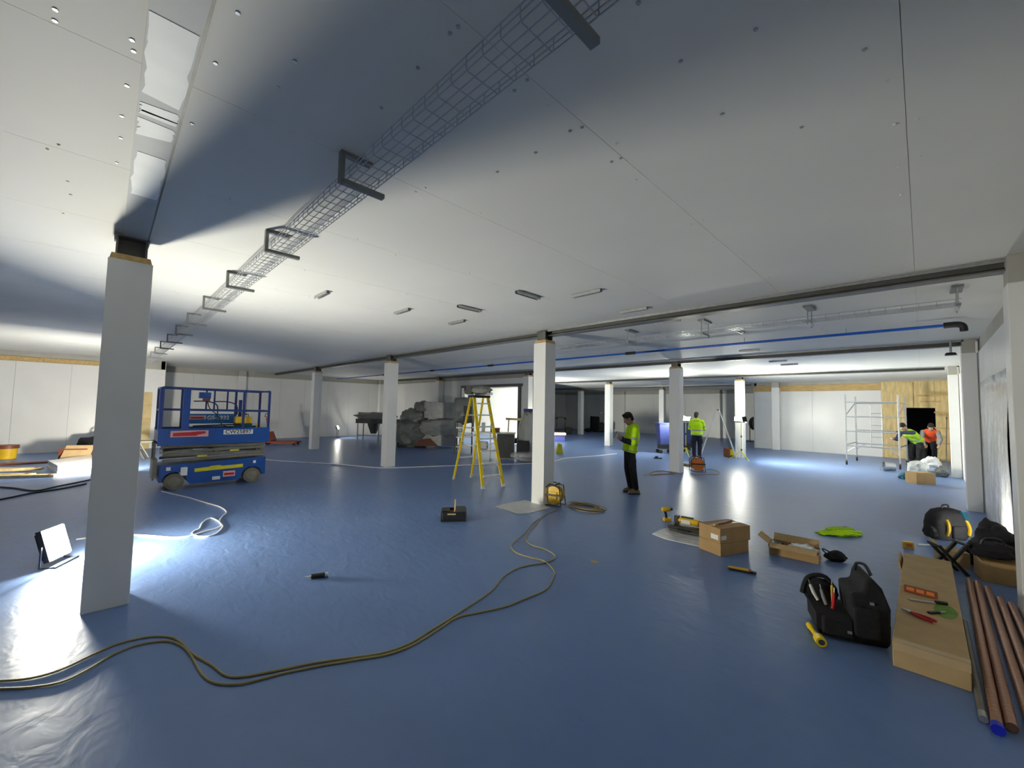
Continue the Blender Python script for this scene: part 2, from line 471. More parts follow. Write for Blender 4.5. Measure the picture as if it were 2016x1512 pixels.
# opening frame in the machine-room partition
fr = bpy.data.objects.new('door_1', None); COL.objects.link(fr); tag(fr, 'dark steel frame of the lit machine room opening', kind='structure')
MB().span((OX0 - 0.05, 12.07, 2.68), (OX1 + 0.10, 12.26, 2.80)).build('lintel', M_STEEL, fr)
MB().span((OX1 - 0.16, 12.07, 0), (OX1 + 0.02, 12.26, 2.68)).build('jamb', M_STEEL, fr)
MB().span((OX0 - 0.04, 12.07, 0), (OX0 + 0.03, 12.26, 2.68)).build('jamb', M_STEEL, fr)
# plywood niche on the left wall, half hidden behind the near column
nic = bpy.data.objects.new('door_2', None); COL.objects.link(nic); tag(nic, 'plywood-closed doorway in the left wall behind the near column', kind='structure')
na, nb = OP(232, 820, 0, XL).y, OP(297, 820, 0, XL).y
MB().span((XL + 0.001, na, 0.0), (XL + 0.03, nb, 2.1)).build('plywood_panel', M_PLY, nic)
for zz in (0.55, 1.1, 1.6): MB().span((XL + 0.03, na, zz), (XL + 0.045, nb, zz + 0.02)).build('batten', M_WOOD, nic)

# pilasters on the walls
def pilaster(label, c, d):
    t = thing('wall_pilaster', label, 'pilaster', (c[0], c[1], 0), group='boxed pilasters on the walls')
    MB().box((0, 0, 1.52), (d[0], d[1], 3.04)).build('cladding', M_WHITE, t, bevel=0.006)
    MB().box((0, 0, 3.17), (d[0] - 0.02, d[1] - 0.02, 0.258)).build('plaster_head', M_BAND, t)


pilaster('white boxed pilaster at the right picture edge beside the boxes', (0.68, 6.0), (0.2, 0.32))
pilaster('white boxed pilaster on right wall behind the black backpack', (0.66, 12.0), (0.2, 0.34))
pilaster('white boxed pilaster on right wall beside the plywood end', (0.66, 18.0), (0.2, 0.34))
pilaster('white boxed pilaster against the bright timber-topped partition', (-5.1, 23.5), (0.32, 0.32))
pilaster('leftmost white pilaster on the distant back wall', (-17.15, YB - 0.17), (0.32, 0.28))
pilaster('white pilaster on the distant back wall behind the man with phone', (-13.3, YB - 0.17), (0.32, 0.28))
pilaster('white pilaster on the distant back wall behind the second workman', (-9.9, YB - 0.17), (0.32, 0.28))
pilaster('shaded pilaster on far left wall behind the scissor lift', (XFL + 0.14, 4.6), (0.24, 0.34))
pilaster('shaded pilaster in the corner left of the wrapped conveyor', (XFL + 0.14, 11.8), (0.24, 0.34))

# ------------------------------------------------------------------ columns
def column(label, x, y, first=[None]):
    if first[0] is None:
        t = thing('square_column', label, 'column', (x, y, 0), group='boxed columns of the hall')
        s = 0.15
        MB().box((0, 0, 1.525), (0.3, 0.3, 3.05)).build('shaft', M_WHITE, t, bevel=0.004)
        MB().loft([[(-a, -a, z), (a, -a, z), (a, a, z), (-a, a, z)] for a, z in ((0.142, 3.05), (0.13, 3.105))]).build('timber_collar', M_WOOD, t)
        h = MB(); h.box((0, -0.1, 3.19), (0.2, 0.014, 0.17)); h.box((0, 0.1, 3.19), (0.2, 0.014, 0.17)); h.box((0, 0, 3.19), (0.012, 0.19, 0.17)); h.box((0, 0, 3.275), (0.22, 0.24, 0.012))
        h.build('steel_head', M_STEEL, t)
        first[0] = t
    else:
        t = copy_tree(first[0]); t.location = (x, y, 0); t['label'] = label
    return t


column('dark shaded square column nearest the camera beside the glaring floodlight', -5.15, 0.1)
column('bright white square column with yellow cable reel at its foot', -5.15, 6.0)
column('white square column standing in front of the blue bins', -5.15, 12.0)
column('white square column behind the tripod work light', -5.15, 18.0)
column('white square column left of the yellow stepladder, white cable at its foot', -11.15, 6.0)
column('dim beige square column to the right of the blue scissor lift', -17.15, 6.0)
column('white column half hidden behind the column with cable reel', -11.15, 12.0)
column('pale column in the partition line behind the wrapped machines', -17.15, 11.9)
column('column with one bright lit edge left of the man with phone', -11.15, 18.0)
column('far white column with glossy glint, left of the bright-edged column', -17.15, 24.0)
column('far white column just left of the blue bins', -11.15, 24.0)

# ------------------------------------------------------------------ beams
def beam(label, y, z=3.19, x0=-23.1, x1=0.6):
    t = thing('steel_beam', label, 'beam', (0, y, 0), group='ceiling beams')
    MB().span((x0, -0.08, z), (x1, 0.08, z + 0.014)).build('bottom_flange', M_STEEL, t)
    MB().span((x0, -0.006, z + 0.014), (x1, 0.006, CEIL + 0.02)).build('web', M_STEEL, t)
    MB().span((x0, -0.11, CEIL - 0.035), (x1, -0.085, CEIL + 0.005)).build('edge_angle', M_GALV, t)
    return t


beam('grey steel ceiling beam over the column with cable reel', 6.05)
beam('grey steel ceiling beam over the column by the blue bins', 11.95)
beam('grey steel ceiling beam over the tripod work light', 17.9, x1=0.5)
beam('most distant grey ceiling beam along the back bay', 23.9, x1=-6.3)
nb_ = thing('flush_beam', 'flush beam strip with white filler patches running to the near column', 'beam', (0, 0, 0))
MB().span((-23.1, 0.035, CEIL - 0.02), (0.7, 0.20, CEIL + 0.005)).build('flange', M_FLNG, nb_)
MB().span((-23.1, 0.201, CEIL - 0.014), (0.7, 0.212, CEIL + 0.005)).build('shadow_gap_strip', M_STEEL, nb_)
def patch(x0, x1, seed):
    random.seed(seed); top, bot = [], []
    for i in range(9):
        x = x0 + (x1 - x0) * i / 8
        top.append((x + random.uniform(-.02, .02), 0.197 - random.uniform(0, .012))); bot.append((x + random.uniform(-.03, .03), 0.037 + random.uniform(0, .02)))
    MB().prism(top + bot[::-1], CEIL - 0.0225, CEIL - 0.02, 'z').build('filler_patch', M_FILL, nb_)
patch(-2.62, -2.02, 1); patch(-3.02, -2.86, 2); patch(-3.95, -3.25, 3); patch(-2.80, -2.70, 4)

# ------------------------------------------------------------------ wire cable tray on the left
TY0, TY1, TZ = 0.955, 1.125, 3.145
tr = thing('wire_cable_tray', 'bright wire mesh cable tray running overhead above the scissor lift', 'cable tray', (0, 0, 0))
def longw(y, z, x0=-19.8, x1=0.7):
    MB().tube([(x0, y, z), (x1, y, z)], 0.0028, 4).build('long_wire', M_WIRE, tr)
for k in range(5): longw(TY0 + (TY1 - TY0) * k / 4, TZ)
for y in (TY0 - 0.004, TY1 + 0.004):
    longw(y, TZ + 0.03); longw(y, TZ + 0.058)
uw = MB().tube([(0, TY0 - 0.006, TZ + 0.058), (0, TY0 - 0.006, TZ + 0.008), (0, TY0 + 0.006, TZ - 0.005), (0, TY1 - 0.006, TZ - 0.005), (0, TY1 + 0.006, TZ + 0.008), (0, TY1 + 0.006, TZ + 0.058)], 0.0026, 4).mesh('cross_wire')
uw.materials.append(M_WIRE)
for k in range(205):
    o = link('cross_wire', uw, None, tr); o.location.x = 0.65 - 0.1 * k
cb = None
ordn = ['nearest the camera at the top edge', 'second from the camera', 'third from the camera', 'fourth from the camera', 'fifth from the camera', 'sixth from the camera', 'seventh from the camera', 'eighth from the camera', 'ninth from the camera', 'tenth from the camera', 'eleventh and farthest']
for k in range(11):
    lab = 'grey C-shaped bracket under the left wire tray, ' + ordn[k]
    if cb is None:
        cb = thing('tray_bracket', lab, 'bracket', (-0.80, 0, 0), group='C-shaped tray brackets')
        MB().span((-0.02, 0.915, 3.276), (0.02, 1.10, 3.298)).build('top_arm', M_BRKT, cb)
        MB().span((-0.02, 0.905, 3.105), (0.02, 0.93, 3.298)).build('upright', M_BRKT, cb)
        MB().span((-0.02, 0.915, 3.105), (0.02, 1.185, 3.132)).build('bottom_arm', M_BRKT, cb)
        o = cb
    else:
        o = copy_tree(cb); o['label'] = lab
    o.location.x = -0.80 - 1.59 * k
# second, suspended tray in the next bay
t2 = thing('wire_cable_tray', 'suspended wire tray in the bay between the first beam and the blue pipe', 'cable tray', (0, 0, 0))
T2Z = 3.10; T2Y = G(1600, 632, T2Z).y
for k in range(4):
    MB().tube([(-5.6, T2Y - 0.1 + 0.067 * k, T2Z), (0.35, T2Y - 0.1 + 0.067 * k, T2Z)], 0.004, 4).build('long_wire', M_WIRE, t2)
for y in (-0.105, 0.105):
    MB().tube([(-5.6, T2Y + y, T2Z + 0.05), (0.35, T2Y + y, T2Z + 0.05)], 0.004, 4).build('long_wire', M_WIRE, t2)
uw2 = MB().tube([(0, T2Y - .105, T2Z + .05), (0, T2Y - .1, T2Z - .005), (0, T2Y + .1, T2Z - .005), (0, T2Y + .105, T2Z + .05)], 0.003, 4).mesh('cross_wire'); uw2.materials.append(M_WIRE)
for k in range(40):
    o = link('cross_wire', uw2, None, t2); o.location.x = 0.3 - 0.15 * k
for i, px in enumerate((1885, 1590, 1375, 1222)):
    x = G(px, 672 + (px - 1160) * (-72 / 725), T2Z).x
    h = thing('tray_hanger', ['trapeze hanger of the suspended tray nearest the right wall', 'trapeze hanger of the suspended tray, second from right wall', 'trapeze hanger of the suspended tray, third from right wall', 'trapeze hanger of the suspended tray above the column with cable reel'][i], 'hanger', (x, T2Y, 0), group='trapeze hangers')
    MB().box((0, 0, T2Z - 0.03), (0.04, 0.34, 0.03)).build('channel', M_GALV, h)
    for s in (-0.15, 0.15):
        MB().cyl((0, s, T2Z - 0.07), (0, s, CEIL), 0.007, n=6).build('threaded_rod', M_GALV, h)
    MB().box((0, 0, CEIL - 0.012), (0.1, 0.36, 0.022)).build('ceiling_channel', M_BRKT, h)

# ------------------------------------------------------------------ short channels fixed to the ceiling
chn = None
CH = [((619, 585), (650, 576), 0, 'short pale ceiling channel right of the tray brackets, farthest left'),
      ((777, 617), (807, 609), 0, 'short pale ceiling channel between the tray and the dark channels'),
      ((885, 638), (914, 631), 0, 'short grey ceiling channel just behind the left dark channel'),
      ((902, 603), (946, 612), 1, 'left of two dark ceiling channels lying crosswise'),
      ((1016, 574), (1062, 588), 1, 'right of two dark ceiling channels lying crosswise'),
      ((1128, 584), (1183, 571), 0, 'bright ceiling channel above the column with cable reel'),
      ((1223, 615), (1273, 607), 0, 'bright ceiling channel nearest the first steel beam'),
      ((1290, 636), (1338, 630), 0, 'pale ceiling channel just beyond the first steel beam'),
      ((1443, 648), (1470, 655), 1, 'small bright crosswise channel beyond the suspended tray'),
      ((1456, 692), (1494, 689), 0, 'pale ceiling channel between blue pipe and second beam'),
      ((1515, 712), (1548, 710), 0, 'left pale channel just beyond the second beam'),
      ((1540, 718), (1568, 717), 0, 'right pale channel just beyond the second beam')]
for (a, b, ax, lab) in CH:
    p, q = G(*a, CEIL - 0.02), G(*b, CEIL - 0.02); c = (p + q) / 2
    if chn is None:
        chn = thing('ceiling_channel', lab, 'channel', (0, 0, 0), group='short channels on the ceiling')
        MB().span((-0.22, -0.028, CEIL - 0.006), (0.22, 0.028, CEIL)).build('base_plate', M_GALV, chn)
        for s in (-0.025, 0.025): MB().box((0, s, CEIL - 0.021), (0.44, 0.006, 0.04)).build('flange', M_GALV, chn)
        MB().box((0.19, 0, CEIL - 0.02), (0.012, 0.05, 0.03)).build('end_stop', M_BRKT, chn)
        o = chn
    else:
        o = copy_tree(chn); o['label'] = lab
    o.location = (c.x, c.y, 0); o.rotation_euler.z = PI / 2 if ax else 0

# ------------------------------------------------------------------ blue compressed-air pipe
PY, PZ = 9.07, 3.19
bp = thing('air_pipe', 'thin bright blue pipe running under the ceiling across the second bay', 'pipe', (0, 0, 0))
MB().tube([(-22.9, PY, PZ), (0.36, PY, PZ)], 0.024, 10).build('pipe_run', M_PIPE, bp, smooth=True)
for x in (-17.5, -13.6, -10.15, -5.02):
    MB().cyl((x - 0.13, PY, PZ), (x + 0.13, PY, PZ), 0.036, n=12).build('coupling', M_BLACK, bp, smooth=True)
MB().tube(smooth_path([(0.26, PY, PZ), (0.40, PY, PZ), (0.46, PY, PZ - 0.03), (0.47, PY, PZ - 0.11)], 4), 0.045, 12).build('elbow', M_BLACK, bp, smooth=True)
for k in range(14):
    MB().cyl((-0.9 - 1.6 * k, PY, PZ), (-0.9 - 1.6 * k, PY, CEIL), 0.006, n=5).build('hanger_rod', M_GALV, bp)
dv = thing('security_camera', 'small dark camera fixed on the pilaster at the beam end', 'camera', (0.42, 11.75, 0))
MB().cyl((0, 0, 3.0), (0, 0, 3.05), 0.09, 0.07, n=14).build('dome', M_BLACK, dv, smooth=True)
MB().cyl((0, 0, 3.05), (0, 0, CEIL), 0.02, n=8).build('stem', M_GALV, dv, smooth=True)

# ------------------------------------------------------------------ site lamps
def flood(label, loc, az, tilt, w, h, strength, zc=None, col=(1.0, 0.955, 0.80), name='floodlight', stand=True, group=None):
    """LED floodlight, lens facing azimuth az, tilted up by tilt; zc = height of the lens centre"""
    zc = zc if zc is not None else h * 0.5 + 0.05
    t = thing(name, label, 'lamp', loc, az, group)
    R = Matrix.Rotation(-tilt, 3, 'Y'); c = Vector((0, 0, zc))
    def bx(mb, o, d): mb.box(c + R @ Vector(o), d, R=R)
    m = MB(); bx(m, (-0.035, 0, 0), (0.05, w + 0.03, h + 0.03)); m.build('housing', M_BLACK, t)
    m = MB(); bx(m, (0.0, 0, 0), (0.006, w, h)); m.build('lens', emit('lamp_lens_%s_%d' % (name, strength), col, strength), t)
    m = MB()
    for k in range(7): bx(m, (-0.075, -w * 0.42 + k * w * 0.14, 0), (0.035, 0.008, h * 0.9))
    m.build('cooling_fins', M_BLACK, t)
    if stand:
        s = MB(); y = w / 2 + 0.035
        s.tube([c + Vector((-0.03, y, 0)), (-0.03, y, 0.012), (0.09, y, 0.012), (0.09, -y, 0.012), (-0.03, -y, 0.012), c + Vector((-0.03, -y, 0))], 0.011, 6)
        s.build('stand', M_DYEL if stand == 'y' else M_BLACK, t)
    return t


flood('glaring square floodlight standing on the floor left of the near column', (-6.72, -0.28, 0), math.radians(63), math.radians(16), 0.29, 0.31, FLOOD_NEAR, zc=0.235)
flood('floodlight near the left wall hidden behind the near column', (-14.0, 0.28, 0), PI + 0.30, math.radians(15), 0.25, 0.2, LEFT_LAMP, zc=0.45, col=(1, .95, .82))
flood('floodlight inside the machine room opening lighting its wall', (-14.3, 14.6, 0), math.radians(125), math.radians(25), 0.3, 0.25, ROOM_LAMP, col=(1, .99, .85))
flood('small floodlight hidden behind the dark coat, lighting the right wall', (0.49, 8.28, 0), math.radians(-5), math.radians(25), 0.16, 0.13, WALL_LAMP, zc=0.12)
flood('small floodlight on the floor beside the far left wall', (-22.2, G(694, 860).y - 0.9, 0), math.radians(52), math.radians(20), 0.2, 0.16, TABLE_LAMP, zc=0.55)


def tripod_lamp(label, loc, rz, height, heads):
    t = thing('tripod_work_light', label, 'lamp', loc, rz, 'tripod work lights')
    MB().cyl((0, 0, 0.12), (0, 0, height - 0.12), 0.016, n=10).build('pole', M_DYEL, t, smooth=True)
    for z in (0.35, 0.85): MB().cyl((0, 0, z), (0, 0, z + 0.07), 0.026, n=10).build('clamp', M_BLACK, t, smooth=True)
    for k in range(3):
        a = k * 2 * PI / 3 + 0.4
        MB().tube([(0, 0, 0.34), (0.42 * math.cos(a), 0.42 * math.sin(a), 0.012)], 0.012, 6).build('leg', M_DYEL, t)
    MB().bar((0, -0.26, height - 0.1), (0, 0.26, height - 0.1), 0.02, 0.03).build('crossbar', M_BLACK, t)
    for i, (y, az, tilt, strength) in enumerate(heads):
        R = Matrix.Rotation(az, 3, 'Z') @ Matrix.Rotation(-tilt, 3, 'Y'); c = Vector((0, y, height + 0.02))
        h = MB().box(c + R @ Vector((-0.04, 0, 0)), (0.06, 0.22, 0.19), R=R).build('lamp_head', M_BLACK, t)
        MB().box(c + R @ Vector((-0.006, 0, 0)), (0.006, 0.2, 0.17), R=R).build('lens', emit('stand_lens_%d' % strength, (1, 0.99, 0.85), strength), h)
        MB().cyl((0, y, height - 0.1), c + R @ Vector((-0.04, 0, 0)), 0.01, n=6).build('yoke', M_BLACK, h)
        MB().box(c + R @ Vector((0.03, -0.107, 0)), (0.09, 0.006, 0.19), R=R).build('added_glare_plate', M_BLACK, h)  # plate added beside each lens to block its glare and floor streak
    return t


tl = G(1460, 906)
tripod_lamp('yellow tripod work light with glaring lamps in front of a white column', (tl.x, tl.y, 0), math.radians(60), 1.52,
            [(0.17, math.radians(-135), math.radians(38), STAND_LAMP * 0.11), (-0.17, math.radians(-48), math.radians(10), STAND_LAMP)])
q = OP(1350, 824, 1, 16.6)
tripod_lamp('work light glaring between the white column and the second workman', (q.x, q.y, 0), math.radians(45), q.z - 0.02,
            [(0.14, math.radians(150), math.radians(20), STAND_LAMP_B), (-0.14, math.radians(-140), math.radians(38), STAND_LAMP_B * 0.3)])

# ------------------------------------------------------------------ scissor lift
def scissor_lift():
    t = thing('scissor_lift', 'blue electric scissor lift with lowered guard-railed platform', 'scissor lift', (-11.12, 1.76, 0), PI / 2)
    # chassis with wheel arches
    xs = [(-0.92, 0.2), (-0.92, 0.5), (0.94, 0.55), (0.94, 0.3), (0.88, 0.3)]
    def arch(cx): return [(cx + 0.2 * math.cos(a), 0.16 + 0.2 * math.sin(a)) for a in [math.radians(d) for d in range(0, 181, 20)]]
    outline = [(-0.92, 0.17), (-0.92, 0.5), (0.94, 0.56), (0.94, 0.17)] + arch(0.68) + [(0.42, 0.09), (-0.42, 0.09)] + arch(-0.68)
    ch = MB().prism(outline, -0.39, 0.39).build('chassis', M_BLUE, t)
    for (x, z, w, h, m) in [(-0.78, 0.43, .07, .07, M_DECAL), (-0.53, 0.36, .11, .17, M_DECAL), (0.72, 0.46, .055, .06, M_DECAL), (0.25, 0.24, .22, .12, M_PINK), (0.02, 0.17, .14, .07, M_DECAL)]:
        MB().box((x, -0.3925, z), (w, 0.004, h)).build('decal', m, ch)
    MB().prism([(-0.36, 0.33), (-0.36, 0.40), (-0.12, 0.415), (-0.08, 0.435), (0.06, 0.44), (0.12, 0.42), (0.5, 0.43), (0.5, 0.36)], -0.3965, -0.391).build('decal', M_DYEL, ch)
    MB().box((0.25, -0.3955, 0.235), (0.18, 0.003, 0.05)).build('decal', M_RED, ch)
    for sx in (-0.68, 0.68):
        for sy in (-0.35, 0.35):
            w = MB().wheel((sx, sy, 0.165), 0.165, 0.11).build('wheel', M_RUBBER, t, smooth=True)
            MB().wheel((sx, sy + 0.045 * (1 if sy > 0 else -1), 0.165), 0.1, 0.03).build('hub', M_LIFTG, w, smooth=True)
    # folded scissor arms
    for k in range(4):
        z = 0.60 + 0.085 * k
        for sy in (-0.33, 0.33):
            MB().bar((-0.88, sy, z + (0.02 if k % 2 else -0.015)), (0.9, sy, z + (-0.005 if k % 2 else 0.025)), 0.05, 0.075, up=(0, 1, 0)).build('scissor_arm', M_LIFTG, t)
    for x in (-0.85, 0.0, 0.85):
        MB().cyl((x, -0.38, 0.74), (x, 0.38, 0.74), 0.035, n=10).build('pivot_pin', M_STEEL, t, smooth=True)
    for (x, z, m) in [(-0.32, 0.78, M_DECAL), (-0.24, 0.66, M_DYEL), (0.33, 0.75, M_DYEL)]:
        MB().box((x, -0.36, z), (0.17, 0.004, 0.05)).build('decal', m, t)
    MB().span((-0.95, -0.3, 0.25), (-1.02, 0.3, 0.62)).build('end_tray', M_LIFTG, t)
    lad = MB()
    for s in (-0.22, 0.22): lad.bar((-1.0, s, 0.2), (-1.0, s, 0.95), 0.03, 0.03)
    for z in (0.35, 0.6, 0.85): lad.bar((-1.0, -0.22, z), (-1.0, 0.22, z), 0.03, 0.03)
    lad.build('entry_steps', M_LIFTG, t)
    # platform
    MB().span((-0.98, -0.42, 0.93), (0.98, 0.42, 0.97)).build('deck', M_LIFTG, t)
    pf = bpy.data.objects.new('platform_side', None)
    for (a, b) in [((-0.98, -0.44), (0.98, -0.42)), ((-0.98, 0.42), (0.98, 0.44))]:
        s = MB().span((a[0], a[1], 0.90), (b[0], b[1], 1.235)).build('platform_side', M_BLUE, t)
        if a[1] < 0:
            MB().box((-0.48, -0.443, 1.13), (0.62, 0.004, 0.13)).build('logo_board', M_PINK, s)
            MB().prism([(-0.75, 1.085), (-0.75, 1.15), (-0.46, 1.165), (-0.34, 1.175), (-0.22, 1.175), (-0.22, 1.13), (-0.36, 1.1), (-0.36, 1.085)], -0.449, -0.4455).build('logo_print', M_RED, s)
            MB().box((0.37, -0.443, 1.145), (0.55, 0.004, 0.10)).build('number_plate', M_DECAL, s)
            o = link('number_lettering', text_mesh('CW25897', 0.115, bold=0.002), M_INK, s); o.location = (0.37, -0.4475, 1.145); o.rotation_euler = (PI / 2, 0, 0)
    bpy.data.objects.remove(pf)
    MB().span((-0.98, -0.42, 0.93), (-0.96, 0.42, 1.2)).build('platform_end', M_BLUE, t)
    MB().span((0.96, -0.42, 0.93), (0.98, 0.42, 1.2)).build('platform_end', M_BLUE, t)
    # guard rails: top, middle, posts
    def rail(p0, p1, m=M_DBLUE, w=0.035): MB().bar(p0, p1, w, w).build('guard_rail', m, t)
    for sy in (-0.41, 0.41):
        rail((-0.95, sy, 2.07), (0.95, sy, 2.05)); rail((-0.95, sy, 1.62), (0.95, sy, 1.60))
        for x in (-0.95, -0.55, 0.45, 0.95): rail((x, sy, 1.2), (x, sy, 2.06), w=0.045)
    MB().span((-0.62, -0.435, 1.2), (-0.5, -0.40, 2.05)).build('gate_post', M_BLUE, t)
    MB().span((-0.99, -0.43, 1.2), (-0.92, -0.36, 2.06)).build('gate_post', M_BLUE, t)
    for sx in (-0.95, 0.95):
        rail((sx, -0.41, 2.06), (sx, 0.41, 2.06)); rail((sx, -0.41, 1.61), (sx, 0.41, 1.61))
    for x in (-0.12, 0.03, 0.28): rail((x, 0.40, 1.58), (x, 0.40, 2.05), w=0.03)
    arc = smooth_path([(-0.35, 0.38, 1.80), (-0.1, 0.38, 1.80), (0.08, 0.38, 1.72), (0.1, 0.38, 1.5)], 5)
    MB().tube(arc, 0.014, 6).build('grab_bar', M_DBLUE, t)
    MB().tube([(v.x + 0.38, v.y, v.z) for v in arc], 0.014, 6).build('grab_bar', M_DBLUE, t)
    # far-side name board
    nbd = MB().span((-0.50, 0.385, 1.30), (0.42, 0.40, 1.52)).build('name_board', M_LBLUE, t)
    MB().box((-0.26, 0.38, 1.44), (0.30, 0.004, 0.09)).build('logo_print', M_PINK, nbd)
    MB().box((-0.27, 0.377, 1.43), (0.24, 0.004, 0.035)).build('logo_print', M_RED, nbd)
    o = link('name_lettering', text_mesh('GS-1932', 0.12, bold=0.003), M_DECAL, nbd); o.location = (0.12, 0.378, 1.43); o.rotation_euler = (PI / 2, 0, 0)
    # controls and clutter fixed to the rails
    cb_ = MB().box((-0.25, -0.30, 1.93), (0.2, 0.14, 0.13)).build('control_box', M_BLUE, t, bevel=0.01)
    MB().box((-0.22, -0.30, 1.84), (0.12, 0.1, 0.06)).build('emergency_stop', M_REDB, cb_)
    MB().tube(smooth_path([(-0.2, -0.3, 1.8), (-0.15, -0.3, 1.65), (0.0, -0.25, 1.5), (0.1, -0.2, 1.3), (0.3, -0.2, 1.22)], 5), 0.01, 6).build('control_cable', M_BLACK, t)
    MB().span((0.50, 0.30, 1.2), (0.56, 0.36, 1.85)).build('tool_holder', M_DBLUE, t)
    return t


scissor_lift()
e = thing('tool_case', 'yellow and teal tool case standing on the scissor lift platform', 'tool case', (-11.05, 2.28, 0.972), PI / 2)
MB().box((0, 0, 0.17), (0.34, 0.2, 0.34)).build('body', M_TEAL, e, bevel=0.02)
MB().box((0, 0, 0.42), (0.32, 0.18, 0.16)).build('lid', M_TYEL, e, bevel=0.02)
MB().tube([(-0.1, 0, 0.5), (-0.1, 0, 0.55), (0.1, 0, 0.55), (0.1, 0, 0.5)], 0.012, 6).build('handle', M_BLACK, e)
e = tag(MB().bar((-10.95, 1.35, 1.27), (-10.95, 2.2, 1.30), 0.03, 0.03).build('black_pole', M_BLACK), 'thin black pole lying along the scissor lift platform', 'pole')
e = thing('spray_bottle', 'small bottle with yellow label on the scissor lift platform', 'bottle', (-10.9, 2.52, 0.972))
MB().cyl((0, 0, 0), (0, 0, 0.24), 0.05, n=12).build('bottle_body', M_DECAL, e, smooth=True)
MB().cyl((0, 0, 0.10), (0, 0, 0.2), 0.052, n=12).build('label_wrap', M_DYEL, e, smooth=True)
MB().cyl((0, 0, 0.24), (0, 0, 0.33), 0.018, n=8).build('cap', M_TYEL, e, smooth=True)

# ------------------------------------------------------------------ yellow fibreglass stepladder
def stepladder():
    t = thing('stepladder', 'tall yellow fibreglass stepladder with aluminium treads', 'ladder', (-7.5, 6.36, 0), math.radians(-9))
    H = 2.03; fb, ft, rb, rt = 0.70, 0.08, -0.72, -0.10; wb, wt, rwb, rwt = 0.27, 0.19, 0.25, 0.17
    def fp(s, z): k = z / H; return Vector((fb + (ft - fb) * k, s * (wb + (wt - wb) * k), z))
    def rp(s, z): k = z / H; return Vector((rb + (rt - rb) * k, s * (rwb + (rwt - rwb) * k), z))
    for s in (-1, 1):
        st = MB().bar(fp(s, 0.03), fp(s, H), 0.03, 0.075, up=(0, 1, 0)).build('front_stile', M_YEL, t)
        MB().bar(fp(s, 0), fp(s, 0.06), 0.04, 0.085, up=(0, 1, 0)).build('foot', M_ALU, st)
        rl = MB().bar(rp(s, 0.03), rp(s, H), 0.03, 0.045, up=(0, 1, 0)).build('rear_leg', M_YEL, t)
        MB().bar(rp(s, 0), rp(s, 0.06), 0.036, 0.055, up=(0, 1, 0)).build('foot', M_ALU, rl)
        m = (fp(s, 0.95) + rp(s, 0.95)) / 2 - Vector((0, 0, 0.08))
        MB().tube([fp(s, 0.98), m, rp(s, 0.98)], 0.01, 5).build('spreader', M_ALU, t)
    for k in range(7):
        z = 0.26 + 0.27 * k
        a, b = fp(-1, z), fp(1, z)
        MB().box((a + b) / 2, (0.09, (b - a).length - 0.02, 0.03)).build('tread', M_ALU, t)
        if k < 2:
            for s in (-1, 1):
                c = fp(s, z); MB().bar(c + Vector((0, -s * 0.12, 0)), fp(s, z - 0.14), 0.012, 0.02).build('tread_brace', M_ALU, t)
    for z in (0.55, 1.1, 1.6):
        MB().bar(rp(-1, z), rp(1, z), 0.02, 0.03).build('rear_brace', M_ALU, t)
    MB().box((-0.01, 0, H + 0.02), (0.30, 0.46, 0.06)).build('top_cap', M_BLACK, t, bevel=0.012)
    return t


stepladder()
e = thing('wrapped_tool', 'dark tool half wrapped in plastic film on the stepladder top', 'tool', (-7.5, 6.36, 2.083), math.radians(35))
lump(MB(), (0.04, 0, 0.11), (0.26, 0.15, 0.11), 3, 0.25, 1.6, flat=True).build('film_wrap', M_GPOLY, e, smooth=True)
m = MB(); m.box((-0.24, 0, 0.12), (0.14, 0.22, 0.22)); m.cyl((-0.36, 0, 0.1), (-0.2, 0, 0.12), 0.08, n=10); m.build('tool_body', M_BLACK, e)
lump(MB(), (0.22, 0.02, 0.0), (0.09, 0.08, 0.10), 5, 0.4, 2.2, flat=True).build('loose_film', M_POLY, e, smooth=True)

# ------------------------------------------------------------------ aluminium folding ladder (far)
la = G(1414, 900)
t = thing('folding_ladder', 'aluminium A-frame ladder opened beside the tripod work light', 'ladder', (la.x, la.y, 0), math.radians(20))
for s in (-1, 1):
    for w in (-0.17, 0.17):
        MB().bar((s * 0.64, w * 1.15, 0), (s * 0.05, w, 1.86), 0.04, 0.085, up=(0, 1, 0)).build('stile', M_ALU, t)
        MB().box((s * 0.64, w * 1.15, 0.025), (0.06, 0.05, 0.05)).build('foot', M_BLACK, t)
    for k in range(6):
        z = 0.28 + 0.28 * k; x = s * (0.64 - 0.59 * z / 1.86)
        MB().cyl((x, -0.19, z), (x, 0.19, z), 0.022, n=8).build('rung', M_ALU, t)
MB().cyl((0, -0.2, 1.87), (0, 0.2, 1.87), 0.035, n=10).build('hinge', M_STEEL, t)

